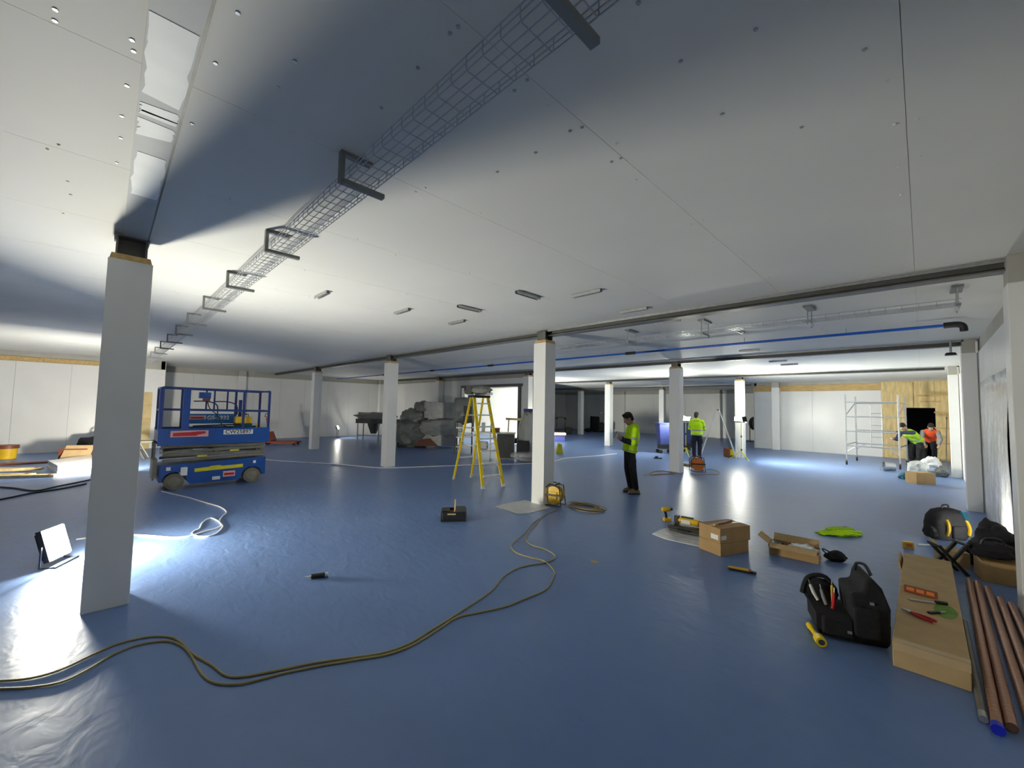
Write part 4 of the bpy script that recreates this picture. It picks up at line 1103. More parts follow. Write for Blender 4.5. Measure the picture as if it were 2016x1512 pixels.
MB().box((0, -D_ / 2 - 0.035, Hh - 0.005), (L_ * 0.95, 0.09, 0.005), R=Matrix.Rotation(math.radians(25), 3, 'X')).build('flap', M_CARD2, t)
MB().box((0, D_ / 2 + 0.03, Hh + 0.035), (L_ * 0.95, 0.1, 0.005), R=Matrix.Rotation(math.radians(50), 3, 'X')).build('flap', M_CARD2, t)
lump(MB(), (0.1, 0.0, 0.10), (L_ * 0.32, 0.10, 0.06), 11, 0.4, 2.5, flat=False).build('packing_film', M_WPOLY, t, smooth=True)
MB().box((-0.2, 0, 0.1), (0.14, 0.16, 0.06)).build('packed_part', M_DGREY, t)

# black pouch, vest, saw
p = G(1646, 1104); t = thing('small_pouch', 'small black pouch on the floor right of the open carton', 'pouch', (p.x, p.y, 0), 0.6)
lump(MB(), (0, 0, 0.05), (0.11, 0.08, 0.065), 21, 0.3, 1.6).build('pouch_body', M_BFAB, t, smooth=True)
MB().tube(smooth_path([(-0.08, 0.0, 0.06), (-0.12, 0.04, 0.10), (-0.10, 0.08, 0.11), (-0.05, 0.05, 0.09)], 4), 0.008, 5).build('strap', M_BFAB, t)
p = G(1655, 1052); t = thing('hivis_vest', 'crumpled hi-vis yellow vest dropped on the floor', 'vest', (p.x, p.y, 0), YAW)
m = MB(); lump(m, (0, 0, 0.025), (0.30, 0.13, 0.05), 31, 0.45, 3.0, 40, 16); m.build('fabric', M_HIVIS, t, smooth=True)
m = MB(); lump(m, (0.02, 0.03, 0.06), (0.2, 0.07, 0.045), 33, 0.5, 3.5, 32, 14); m.build('fabric_fold', M_HIVISD, t, smooth=True)
MB().tube(smooth_path([(-0.26, -0.02, 0.05), (-0.14, 0.04, 0.08), (0.0, 0.02, 0.1), (0.12, 0.05, 0.1), (0.24, 0.0, 0.05)], 4), 0.012, 5).build('reflective_band', M_REFL, t)
p0, p1 = G(1433, 1120), G(1489, 1131); t = thing('hand_saw', 'short yellow-backed hand saw lying on the floor', 'saw', (p0.x, p0.y, 0), math.atan2(p1.y - p0.y, p1.x - p0.x))
L_ = (p1 - p0).length
MB().prism([(0, 0.0), (0.02, 0.035), (L_ * .7, 0.05), (L_ * .8, 0.03), (L_ * .8, -0.025), (0.03, -0.03)], 0.012, 0.03, 'z').build('sheath', M_TYEL, t)
MB().prism([(0, -0.02), (0.02, -0.04), (L_ * .8, -0.035), (L_ * .8, -0.02)], 0.002, 0.028, 'z').build('guard', M_BLACK, t)
MB().bar((L_ * .78, 0, 0.016), (L_, -0.01, 0.016), 0.03, 0.028).build('handle', M_BLACK, t)
MB().box((L_ * .79, 0.0, 0.03), (0.03, 0.05, 0.012)).build('clasp', M_REDB, t)

# ------------------------------------------------------------------ long carton and what lies on it
LBH = 0.18
q0, q1 = G(1758, 1313), G(1904, 1357)
lb0, lb1 = G(1778, 1090, LBH), G(1895, 1105, LBH)
x0, x1, y0, y1 = -0.20, 0.18, 4.12, 6.80
t = thing('long_carton', 'long brown carton lying by the right wall with tape across its end', 'box', (0, 0, 0))
MB().span((x0, y0, 0), (x1, y1, LBH)).build('carton', M_CARD2, t, bevel=0.006)
MB().span((x0 + 0.0, y0 - 0.002, LBH - 0.06), (x1, y0 - 0.0005, LBH - 0.005)).build('tape', M_TAPE, t)
MB().span((x0, y0, LBH + 0.0005), (x1, y0 + 0.06, LBH + 0.002)).build('tape', M_TAPE, t)
MB().prism([(0.09 + 0.07 * math.cos(k), 5.05 + 0.17 * math.sin(k)) for k in [2 * PI * i / 14 for i in range(14)]], LBH + 0.0005, LBH + 0.0015, 'z').build('printed_mark', M_GREEN, t)
MB().box((-0.215, 6.5, 0.12), (0.012, 0.5, 0.16), R=Matrix.Rotation(math.radians(-12), 3, 'Y')).build('flap', M_CARD2, t)
p = G(1788, 1081); tp = thing('yellow_tape_measure', 'small yellow block-shaped tape measure behind the long carton', 'tape measure', (p.x, p.y + 0.05, 0), 0.3)
MB().box((0, 0, 0.045), (0.11, 0.08, 0.09)).build('case', M_TYEL, tp, bevel=0.015)
MB().box((0.0, -0.0405, 0.045), (0.06, 0.004, 0.05)).build('face_plate', M_ORANGE, tp)
a, b = G(1780, 1163, LBH), G(1846, 1180, LBH)
t = thing('spirit_level', 'short dark red spirit level lying on the long carton', 'spirit level', ((a.x + b.x) / 2, (a.y + b.y) / 2, LBH + 0.002), math.atan2(b.y - a.y, b.x - a.x))
L_ = (b - a).length
MB().box((0, 0, 0.028), (L_, 0.035, 0.056)).build('body', M_REDB, t, bevel=0.004)
for x in (-0.3, 0.0, 0.3): MB().box((L_ * x, -0.018, 0.034), (0.05, 0.004, 0.03)).build('vial_window', M_ORANGE, t)
a = G(1800, 1212, LBH)
t = thing('wire_strippers', 'red-handled pliers lying on the long carton beside the tool bag', 'pliers', (a.x, a.y, LBH + 0.002), -0.5)
for s in (-1, 1):
    MB().tube(smooth_path([(-0.02, 0, 0.014), (0.03, s * 0.02, 0.014), (0.08, s * 0.028, 0.014), (0.13, s * 0.018, 0.014)], 4), 0.010, 6).build('handle', M_RED, t, smooth=True)
    MB().prism([(-0.02, 0), (-0.03, s * 0.014), (-0.08, s * 0.006), (-0.085, 0)], 0.006, 0.022, 'z').build('jaw', M_GALV, t)
a = G(1843, 1208, LBH)
t = thing('utility_knife', 'thin dark scraper lying on the long carton', 'knife', (a.x, a.y, LBH + 0.002), 0.9)
MB().bar((-0.07, 0, 0.008), (0.03, 0, 0.008), 0.022, 0.014).build('handle', M_BLACK, t)
MB().prism([(0.03, -0.008), (0.09, -0.002), (0.09, 0.006), (0.03, 0.008)], 0.006, 0.009, 'z').build('blade', M_GALV, t)
a = G(1815, 1185, LBH)
t = thing('metal_file', 'flat grey file lying on the long carton next to the level', 'file', (a.x, a.y, LBH + 0.002), math.radians(25))
MB().box((0.0, 0, 0.005), (0.18, 0.03, 0.008)).build('blade', M_GALV, t)
MB().cyl((0.09, 0, 0.014), (0.17, 0, 0.014), 0.013, n=8).build('handle', M_BLACK, t)

# ------------------------------------------------------------------ open black tool bag
b0, b1 = G(1640, 1262), G(1752, 1298)
t = thing('tool_bag', 'large open black tool bag standing against the long carton', 'tool bag', (-0.47, 4.47, 0), math.radians(20))
m = MB(); m.loft([[(c[0] * k, c[1] * k, z) for c in ((-0.26, -0.17), (0.0, -0.2), (0.2, -0.18), (0.2, 0.16), (0.0, 0.2), (-0.26, 0.16))] for k, z in ((0.92, 0.004), (1.0, 0.05), (1.02, 0.18))]); m.build('bag_base', M_BFAB, t, smooth=True)
bk = MB().prism([(-0.02, 0.02), (0.2, 0.02), (0.21, 0.30), (0.16, 0.45), (0.10, 0.52), (0.06, 0.50), (0.04, 0.40), (-0.04, 0.38)], -0.19, 0.17).build('back_panel', M_BFAB, t, bevel=0.02)
MB().box((0.05, -0.2, 0.18), (0.16, 0.05, 0.22)).build('side_pocket', M_BFAB, t, bevel=0.015)
MB().box((-0.13, -0.19, 0.10), (0.2, 0.05, 0.15)).build('side_pocket', M_BFAB, t, bevel=0.015)
MB().tube(smooth_path([(-0.05, 0.16, 0.22), (-0.12, 0.18, 0.36), (-0.25, 0.17, 0.34), (-0.3, 0.16, 0.2)], 5), 0.02, 6).build('open_flap_rim', M_BFAB, t, smooth=True)
m = MB(); lump(m, (-0.17, 0.17, 0.24), (0.13, 0.03, 0.11), 41, 0.2, 2.0, flat=False); m.build('open_flap', M_BFAB, t, smooth=True)
MB().tube(smooth_path([(0.05, 0.05, 0.5), (0.06, 0.03, 0.56), (0.1, -0.02, 0.57), (0.13, -0.05, 0.5)], 5), 0.012, 6).build('carry_handle', M_BLACK, t, smooth=True)
MB().box((0.09, -0.195, 0.33), (0.025, 0.012, 0.02)).build('buckle', M_GALV, t)
MB().box((-0.06, -0.222, 0.09), (0.028, 0.008, 0.02)).build('buckle', M_GALV, t)
k_ = 0
for (x, y, l, m_, lab) in [(-0.10, 0.05, .14, M_TYEL, 'yellow-handled screwdriver sticking out of the black tool bag'), (-0.16, 0.0, .11, M_GALV, 'steel chisel lying in the open black tool bag'), (-0.13, -0.06, .12, M_RED, 'red-handled screwdriver sticking out of the black tool bag'), (-0.2, 0.08, .12, M_DECAL, 'white marker pen sticking out of the black tool bag')]:
    w0 = Matrix.Translation((-0.47, 4.47, 0)) @ Matrix.Rotation(math.radians(20), 4, 'Z') @ Vector((x, y, 0.182))
    e = thing('hand_tool', lab, 'hand tool', w0, random.uniform(0, 6), 'tools in the black bag')
    MB().tube([(0, 0, 0.005), (0.03, 0.01, l * 0.5), (0.05, 0.02, l)], [0.012, 0.014, 0.011], 8).build('handle', m_, e, smooth=True)
    MB().cyl((0.05, 0.02, l), (0.06, 0.025, l + 0.04), 0.004, n=6).build('tip', M_GALV, e)
# yellow torch on the floor
a, b = G(1596, 1236, 0.03), G(1614, 1262, 0.03)
t = thing('yellow_torch', 'yellow hand torch lying on the floor beside the tool bag', 'torch', (a.x, a.y, 0), math.atan2(b.y - a.y, b.x - a.x))
L_ = (b - a).length
MB().tube([(-0.04, 0, 0.035), (0.0, 0, 0.035), (0.02, 0, 0.035), (L_ * .65, 0, 0.033)], [0.024, 0.026, 0.018, 0.017], 10).build('handle', M_YEL, t, smooth=True)
MB().tube([(L_ * .62, 0, 0.035), (L_ * .85, 0, 0.04), (L_ * 1.2, 0, 0.04)], [0.018, 0.036, 0.036], 14).build('head', M_YEL, t, smooth=True)
MB().cyl((L_ * 1.2, 0, 0.04), (L_ * 1.205, 0, 0.04), 0.022, n=12).build('lens', M_DGREY, t)

# ------------------------------------------------------------------ copper pipes
def pipe(label, a, b, r, z=None, capm=None, m=M_COPPER, group='copper pipes by the right wall'):
    z = r + 0.001 if z is None else z
    d = Vector((b[0] - a[0], b[1] - a[1], 0)); L = d.length
    t = thing('copper_pipe', label, 'pipe', (a[0], a[1], z), math.atan2(d.y, d.x), group)
    MB().cyl((0, 0, 0), (L, 0, 0), r, n=12).build('tube', m, t, smooth=True)
    if capm: MB().cyl((-0.03, 0, 0), (0.02, 0, 0), r + 0.003, n=12).build('end_cap', capm, t, smooth=True)
    return t
pipe('copper pipe with bright blue end cap, lying nearest the long carton', (0.255, 3.72), (0.305, 6.75), 0.027, capm=M_CAP)
pipe('copper pipe lying against the blue-capped copper pipe', (0.312, 3.78), (0.362, 6.72), 0.027)
pipe('copper pipe with blue end at the right picture edge', (0.395, 3.62), (0.425, 6.6), 0.027, capm=M_CAP)
pipe('copper pipe lying second from the right wall', (0.455, 3.9), (0.485, 6.3), 0.027)
pipe('copper pipe lying closest to the right wall', (0.535, 4.1), (0.545, 6.2), 0.027)
t = thing('dark_tube', 'dark metal tube with shiny end between long carton and copper pipes', 'tube', (0.205, 3.80, 0.021), PI / 2)
MB().cyl((0.04, 0, 0), (1.6, 0, 0), 0.02, n=12).build('tube', M_STEEL, t, smooth=True)
MB().cyl((-0.03, 0, 0), (0.045, 0, 0), 0.0205, n=12).build('shiny_end', M_GALV, t, smooth=True)

# ------------------------------------------------------------------ backpack, boxes and bags by the right wall
p = G(1860, 1062); t = thing('backpack', 'bulky black backpack with yellow straps standing near the right wall', 'backpack', (p.x + 0.02, p.y + 0.12, 0), YAW + 0.1)
m = MB(); m.loft([[(math.copysign(abs(math.cos(a)) ** 0.6, math.cos(a)) * w, math.copysign(abs(math.sin(a)) ** 0.7, math.sin(a)) * d, z) for a in [2 * PI * i / 20 for i in range(20)]] for w, d, z in ((0.24, 0.13, 0.004), (0.27, 0.16, 0.06), (0.27, 0.16, 0.22), (0.25, 0.14, 0.33), (0.19, 0.1, 0.41), (0.09, 0.05, 0.44))])
m.build('bag_body', M_BFAB, t, smooth=True)
for x in (-0.17, 0.17):
    MB().tube(smooth_path([(x * 1.05, -0.15, 0.08), (x * 1.0, -0.17, 0.16), (x * 0.95, -0.16, 0.24), (x * 0.9, -0.13, 0.30)], 4), 0.022, 6).build('yellow_strap', M_TYEL, t, smooth=True)
MB().box((0.15, -0.13, 0.35), (0.08, 0.03, 0.12), R=Matrix.Rotation(-0.4, 3, 'X')).build('blue_patch', M_TEAL, t)
MB().box((0, -0.165, 0.13), (0.22, 0.05, 0.18)).build('front_pocket', M_BFAB, t, bevel=0.02)
MB().tube(smooth_path([(-0.06, 0, 0.43), (-0.04, 0, 0.48), (0.04, 0, 0.48), (0.06, 0, 0.43)], 4), 0.012, 6).build('grab_handle', M_BLACK, t, smooth=True)
for s in (-1, 1): lump(MB(), (s * 0.27, 0.0, 0.1), (0.05, 0.1, 0.09), 50 + s, 0.2, 2).build('side_pocket', M_BFAB, t, smooth=True)

p = G(1965, 1142)
t = carton('dark brown carton standing against the right wall pilaster', (0.54, 7.12, 0), 0.12, (0.30, 0.34, 0.22))
t = thing('black_holdall', 'black holdall lying on top of the carton by the right wall', 'bag', (0.50, 7.12, 0.224), 0.2)
lump(MB(), (0, 0, 0.09), (0.2, 0.15, 0.09), 61, 0.25, 1.6).build('bag_body', M_BFAB, t, smooth=True)
MB().tube(smooth_path([(-0.1, -0.05, 0.12), (-0.06, -0.06, 0.22), (0.06, -0.06, 0.22), (0.1, -0.05, 0.12)], 4), 0.011, 6).build('handle', M_BLACK, t, smooth=True)
t = thing('open_flap_box', 'small open brown box with raised flap left of the dark carton', 'box', (0.20, 7.42, 0), 0.3)
MB().box((0, 0, 0.09), (0.24, 0.24, 0.18)).build('carton', M_CARD2, t)
MB().box((-0.13, -0.02, 0.22), (0.005, 0.22, 0.14), R=Matrix.Rotation(math.radians(-35), 3, 'Y')).build('flap', M_CARD2, t)
t = thing('coat_heap', 'dark coat heaped behind the boxes at the right wall', 'coat', (0.57, 7.68, 0), 0.0)
lump(MB(), (0, 0, 0.24), (0.19, 0.24, 0.3), 63, 0.3, 1.5).build('cloth', M_BFAB, t, smooth=True)
lump(MB(), (-0.14, -0.05, 0.12), (0.12, 0.15, 0.13), 64, 0.3, 1.8).build('sleeve', M_BFAB, t, smooth=True)
t = thing('folding_stool', 'black folding stand with crossed legs in front of the right-hand boxes', 'stand', (0.17, 7.04, 0), 0.5)
for s in (-1, 1):
    MB().bar((-0.13, s * 0.08, 0.0), (0.12, s * 0.08, 0.34), 0.03, 0.03).build('leg', M_BLACK, t)
    MB().bar((0.12, s * 0.08, 0.0), (-0.13, s * 0.08, 0.30), 0.03, 0.03).build('leg', M_BLACK, t)
MB().bar((0.12, -0.1, 0.34), (0.12, 0.1, 0.34), 0.03, 0.03).build('top_bar', M_BLACK, t)
MB().bar((-0.13, -0.1, 0.30), (-0.13, 0.1, 0.30), 0.03, 0.03).build('top_bar', M_BLACK, t)
a, b = G(1795, 1075), G(1920, 1097)
cable('clear_hose', 'pale clear hose behind the long carton', [(1806, 1072), (1840, 1074), (1870, 1080), (1888, 1090)], 0.014, M_WPOLY, cat='hose')
# polythene film hanging on the right wall
m = MB(); rows = []
for i in range(15):
    z = 0.02 + 2.4 * i / 14
    rows.append([(XR - 0.010 - 0.022 * (1 + noise.noise(Vector((yy * 2.3, z * 1.5, 3)))) - 0.006 * math.sin(yy * 17 + z * 3), yy, z) for yy in [7.98 + 3.2 * j / 60 for j in range(61)]])
vs_ = [p for r in rows for p in r]; fs_ = [(i * 61 + j, i * 61 + j + 1, (i + 1) * 61 + j + 1, (i + 1) * 61 + j) for i in range(14) for j in range(60)]
m.add(vs_, fs_)
o = m.build('polythene_sheeting', M_WPOLY, smooth=True); tag(o, 'glossy polythene film hung on the right wall beside the backpack', 'plastic film')
so = o.modifiers.new('thickness', 'SOLIDIFY'); so.thickness = 0.002

# ------------------------------------------------------------------ far right clutter
p = G(1812, 953); carton('small brown carton on the floor in front of the crumpled bags', (p.x, p.y + 0.15, 0), YAW, (0.5, 0.32, 0.3), M_CARD)
for i, (px, py, r, lab) in enumerate([(1806, 936, (0.24, 0.2, 0.22), 'left crumpled clear waste bag behind the small carton'), (1834, 931, (0.28, 0.24, 0.26), 'large pale crumpled plastic bag in front of the doorway'), (1855, 940, (0.16, 0.14, 0.16), 'small grey crumpled bag at the right of the bags'), (1784, 945, (0.17, 0.15, 0.10), 'dark green sheet bundle left of the crumpled bags')]):
    p = G(px, py); t = thing('plastic_bag', lab, 'bag', (p.x, p.y + 0.2, 0), i)
    lump(MB(), (0, 0, r[2] * 0.8), r, 70 + i, 0.35, 2.2).build('bag_skin', [M_POLY, M_WPOLY, M_GPOLY, M_TEAL][i], t, smooth=True)
    lump(MB(), (0, 0, r[2] * 1.65), (0.06, 0.05, 0.07), 80 + i, 0.3, 2, flat=False).build('gathered_neck', [M_POLY, M_WPOLY, M_GPOLY, M_TEAL][i], t, smooth=True)
p = G(1762, 927); t = thing('wire_hoop', 'shiny steel bucket lying at the foot of the scaffold tower', 'bucket', (p.x - 0.1, p.y - 0.3, 0), 0.3)
m = MB(); m.loft([[(l, r_ * math.cos(2 * PI * j / 18), 0.15 + r_ * math.sin(2 * PI * j / 18)) for j in range(18)] for l, r_ in ((-0.15, 0.148), (0.12, 0.12), (0.12, 0.112), (-0.14, 0.138))], closed=False, cap=False); m.build('bucket_wall', M_GALV, t, smooth=True)
t.name = 'steel_bucket'
MB().wheel((0.115, 0, 0.15), 0.118, 0.012, 'x').build('bucket_bottom', M_GALV, t)
MB().tube(smooth_path([(-0.15, -0.14, 0.15), (-0.22, -0.08, 0.04), (-0.24, 0.05, 0.03), (-0.15, 0.14, 0.15)], 5), 0.005, 5).build('bail', M_STEEL, t)
a = G(1863, 930); e = thing('leaning_pole', 'thin dark pole leaning on the plywood wall near the corner', 'pole', (a.x, a.y, 0))
top_ = V(0.66 - a.x, 23.6 - a.y, 1.75)
MB().cyl((0, 0, 0), top_, 0.014, n=8).build('shaft', M_STEEL, e)
MB().cyl(top_ * 0.97, top_, 0.018, n=8).build('grip', M_BLACK, e)
p = V(-7.3, 28.6, 0); t = thing('drum_fan', 'round black drum fan on a stand right of the tripod light', 'fan', p, -0.6)
MB().tube([(-0.12, 0, 1.12), (0.12, 0, 1.12)], [0.42, 0.42], 20).build('drum', M_BLACK, t, smooth=True)
MB().tube([(0.35 * 0 + 0.13, 0.36 * math.cos(a), 1.12 + 0.36 * math.sin(a)) for a in [2 * PI * i / 20 for i in range(20)]], 0.02, 5, closed=True).build('guard_ring', M_STEEL, t)
for s in (-1, 1): MB().tube([(0, s * 0.44, 1.12), (0, s * 0.44, 0.02), (0.3, s * 0.44, 0.02), (-0.3, s * 0.44, 0.02)], 0.025, 6).build('stand_leg', M_BLACK, t)

# ------------------------------------------------------------------ bins and clutter by the second workman
def tub(label, loc, rz):
    t = thing('wheeled_tub', label, 'bin', loc, rz, 'blue wheeled tubs')
    m = MB(); m.loft([[(x * k, y * k, z) for x, y in ((-0.32, -0.26), (0.32, -0.26), (0.32, 0.26), (-0.32, 0.26))] for k, z in ((0.8, 0.38), (1.0, 1.26), (0.95, 1.26), (0.76, 0.42))], cap=True); m.build('tub', M_BIN, t)
    MB().tube([(-0.34, -0.28, 1.26), (0.34, -0.28, 1.26), (0.34, 0.28, 1.26), (-0.34, 0.28, 1.26)], 0.025, 6, closed=True).build('rim', M_BIN, t)
    MB().box((0, 0, 0.28), (0.5, 0.42, 0.18)).build('dolly', M_BLACK, t)
    for x in (-0.24, 0.24):
        for y in (-0.18, 0.18): MB().wheel((x, y, 0.08), 0.08, 0.05).build('castor', M_BLACK, t, smooth=True)
    return t
p = G(1309, 897) * 1.06; tub('blue wheeled tub half hidden left of the white column', (p.x, p.y, 0), YAW)
p = G(1352, 897) * 1.10; tub('blue wheeled tub right of the white column behind the workman', (p.x, p.y, 0), YAW + 0.2)
p = G(1433, 900); t = thing('site_heater', 'small brown boxed site heater under the folding ladder', 'heater', (p.x, p.y + 0.1, 0), YAW + 0.3)
MB().box((0, 0, 0.19), (0.28, 0.26, 0.34)).build('case', M_REDB, t, bevel=0.02)
MB().box((0.03, -0.135, 0.2), (0.18, 0.012, 0.24)).build('grille', M_DYEL, t)
for s in (-1, 1): MB().bar((s * 0.1, -0.13, 0.012), (s * 0.1, 0.13, 0.012), 0.03, 0.024).build('foot', M_BLACK, t)
p = G(1302, 902); t = thing('hand_plane', 'small flat grey tool on the floor before the blue tub', 'tool', (p.x, p.y - 0.3, 0), YAW)
MB().box((0, 0, 0.02), (0.3, 0.1, 0.04)).build('sole', M_DGREY, t); MB().box((-0.05, 0, 0.06), (0.1, 0.04, 0.06)).build('grip', M_BLACK, t)

# far back clutter
p = G(1100, 868); t = thing('pallet_of_boards', 'low dark blue crate topped with pale boards right of reel column', 'crate', (p.x, p.y, 0), YAW)
MB().box((0.0, 0, 0.14), (0.62, 0.5, 0.26)).build('crate', M_BIN, t); MB().box((0, 0, 0.32), (0.70, 0.56, 0.05)).build('red_lid', M_REDB, t); MB().box((0, 0, 0.41), (0.72, 0.6, 0.11)).build('pale_boards', M_DECAL, t)
p = G(1095, 894); t = thing('floor_sign', 'yellow folding warning sign peeking out behind reel column', 'sign', (p.x, p.y + 0.2, 0), YAW)
for s in (-1, 1): MB().prism([(-0.14, 0.0), (0.14, 0.0), (0.06, 0.42), (-0.06, 0.42)], -0.006, 0.006).build('sign_panel', M_DYEL, t).rotation_euler = (0.25 * s, 0, 0)
for o in list(t.children)[:1]: o.location.y = 0.10
for o in list(t.children)[1:]: o.location.y = -0.10
p = G(1104, 852); t = thing('saw_bench', 'thin-legged dark work stand far behind the reel column', 'stand', (p.x, p.y, 0), YAW)
MB().bar((-0.35, 0, 1.15), (0.35, 0, 1.12), 0.06, 0.06).build('cross_bar', M_BLACK, t)
for s in (-1, 1):
    MB().box((s * 0.33, 0, 1.05), (0.16, 0.12, 0.12)).build('clamp', M_BLACK, t)
    for q in (-1, 1): MB().bar((s * 0.3, 0, 1.05), (s * 0.3 + q * 0.08, q * 0.3, 0), 0.03, 0.03).build('leg', M_STEEL, t)
p = G(1117, 853); t = thing('black_crate', 'black crate on the far floor beside the thin-legged stand', 'crate', (p.x + 0.1, p.y, 0), YAW)
MB().box((0, 0, 0.22), (0.5, 0.4, 0.44)).build('crate_body', M_BLACK, t, bevel=0.02); MB().box((-0.2, 0, 0.46), (0.5, 0.1, 0.05)).build('bar', M_STEEL, t)
p = G(1172, 847); t = thing('black_bag_stack', 'black sacks heaped on the far floor by the back wall', 'sacks', (-18.2, 27.8, 0), YAW)
lump(MB(), (0.25, 0, 0.35), (0.5, 0.3, 0.4), 91, 0.2, 1.5, boxy=0.6).build('sack', M_BFAB, t, smooth=True)
lump(MB(), (-0.25, 0, 0.65), (0.35, 0.3, 0.6), 92, 0.2, 1.5, boxy=0.6).build('sack', M_BFAB, t, smooth=True)
lump(MB(), (-0.75, 0, 0.15), (0.35, 0.25, 0.15), 93, 0.2, 1.5).build('sack', M_BFAB, t, smooth=True)

# ------------------------------------------------------------------ wrapped machinery
def local(px, py): p = G(px, py); return (p.x, p.y, 0)
t = thing('conveyor_table', 'grey film-wrapped conveyor table on legs left of the stepladder column', 'conveyor', (-19.6, 9.75, 0), math.radians(38))
MB().box((0.3, 0, 0.98), (2.3, 0.7, 0.22)).build('bed', M_DGREY, t)
lump(MB(), (0.0, 0, 1.22), (1.05, 0.34, 0.2), 101, 0.3, 2, flat=False, boxy=0.3).build('film_wrap', M_GPOLY, t, smooth=True)
for x in (-0.75, 0.35, 1.3):
    for y in (-0.3, 0.3): MB().bar((x, y, 0), (x, y, 0.9), 0.05, 0.05).build('leg', M_STAINL, t)
MB().bar((-0.75, -0.3, 0.28), (1.3, -0.3, 0.28), 0.04, 0.04).build('stretcher', M_STAINL, t)
MB().loft([[(-0.05 + a * x, a * y, z) for x, y in ((-.25, -.2), (.25, -.2), (.25, .2), (-.25, .2))] for a, z in ((0.45, 0.35), (0.9, 0.75), (1, 0.9))]).build('hopper', M_DGREY, t)

t = thing('wrapped_machine', 'large machine shrouded in grey plastic film behind the stepladder', 'machine', (-15.6, 9.95, 0), math.radians(40))
m = MB(); lump(m, (-0.45, 0, 0.55), (0.75, 0.55, 0.62), 111, 0.3, 2.0, 36, 24, boxy=0.2); m.build('lower_shroud', M_GPOLY, t, smooth=True)
m = MB(); lump(m, (-0.4, 0, 1.25), (0.55, 0.45, 0.42), 112, 0.28, 2.0, 32, 20, flat=False); m.build('middle_shroud', M_GPOLY, t, smooth=True)
m = MB(); lump(m, (-0.05, 0.05, 1.72), (0.32, 0.35, 0.3), 113, 0.25, 1.8, 28, 18, flat=False); m.build('top_shroud', M_GPOLY, t, smooth=True)
MB().box((0.62, 0.1, 1.62), (0.95, 0.6, 0.72)).build('cabinet', M_STAINL, t, bevel=0.02)
MB().box((1.3, 0.15, 1.62), (0.42, 0.6, 0.72)).build('side_cabinet', M_LPOLY, t, bevel=0.03)
m = MB(); lump(m, (0.9, 0, 0.85), (1.0, 0.5, 0.38), 114, 0.22, 2.2, 36, 18, flat=False, boxy=0.4); m.build('skirt_film', M_LPOLY, t, smooth=True)
MB().box((0.9, -0.05, 0.35), (1.5, 0.6, 0.5)).build('base_frame', M_STAINL, t)
MB().prism([(-0.05, 0.1), (0.1, 0.36), (0.5, 0.4), (0.85, 0.1)], -0.62, -0.3).build('red_guard', M_REDB, t)
for x in (-0.9, -0.3, 0.3): MB().cyl((x, -0.4, 0), (x, -0.4, 0.2), 0.05, n=8).build('foot', M_BLACK, t)

t = thing('steel_rack', 'tall dark steel rack with film-wrapped top behind stepladder', 'rack', (-12.7, 10.05, 0), math.radians(45))
for x in (-0.32, 0.32):
    for y in (-0.25, 0.25): MB().bar((x, y, 0), (x, y, 1.55), 0.045, 0.045).build('upright', M_DGREY, t)
for z in (0.25, 0.62, 0.98): MB().box((0, 0, z), (0.66, 0.52, 0.04)).build('shelf', M_STAINL, t)
m = MB(); lump(m, (0, 0, 1.64), (0.42, 0.34, 0.5), 121, 0.14, 1.6, 30, 20, flat=False, boxy=0.6); m.build('wrapped_load', M_GPOLY, t, smooth=True)
MB().box((0.14, -0.33, 1.52), (0.3, 0.06, 0.6)).build('dark_panel', M_BLACK, t, bevel=0.02)
MB().box((-0.12, 0, 0.73), (0.2, 0.4, 0.18)).build('stored_box', M_DECAL, t)

t = thing('stainless_bench', 'stainless work bench under the lit opening behind stepladder', 'bench', (-10.75, 9.85, 0), math.radians(42))
MB().box((0, 0, 0.9), (1.5, 0.6, 0.05)).build('worktop', M_STAINL, t)
MB().box((0.42, 0.02, 0.45), (0.6, 0.5, 0.82)).build('side_cabinet', M_DGREY, t)
for x in (-0.7, -0.1): MB().bar((x, -0.26, 0), (x, -0.26, 0.88), 0.045, 0.045).build('leg', M_STAINL, t)
MB().box((-0.35, 0, 0.3), (0.7, 0.5, 0.03)).build('lower_shelf', M_STAINL, t)
MB().box((-0.38, -0.05, 0.45), (0.32, 0.3, 0.27)).build('white_canister', M_DECAL, t, bevel=0.04)
for (x, w, h, m_, nm, lb) in [(-0.4, 0.14, 0.3, M_DECAL, 'plastic_tub', 'white tub standing on the stainless bench'), (0.1, 0.2, 0.12, M_REDB, 'small_crate', 'small brown crate on the stainless bench'), (-0.1, 0.1, 0.34, M_DGREY, 'dark_canister', 'dark canister on the stainless bench')]:
    q = Matrix.Translation((-10.75, 9.85, 0.926)) @ Matrix.Rotation(math.radians(42), 4, 'Z') @ Vector((x, 0.05, 0))
    e = thing(nm, lb, 'container', q, 0.3)
    MB().tube([(0, 0, 0), (0, 0, h)], [w * 0.45, w * 0.5], 12).build('container_body', m_, e, smooth=True)
    MB().tube([(0, 0, h), (0, 0, h + 0.02)], [w * 0.52, w * 0.52], 12).build('container_lid', m_, e, smooth=True)
t = thing('timber_trestle', 'pale timber trestle in front of the lit opening', 'trestle', (-11.15, 11.35, 0), math.radians(45))
MB().bar((-0.4, 0, 1.36), (0.4, 0, 1.34), 0.05, 0.09).build('top_rail', M_PLY, t)
for s in (-1, 1):
    for q in (-1, 1): MB().bar((s * 0.28, 0, 1.33), (s * 0.34, q * 0.25, 0), 0.04, 0.06).build('leg', M_PLY, t)

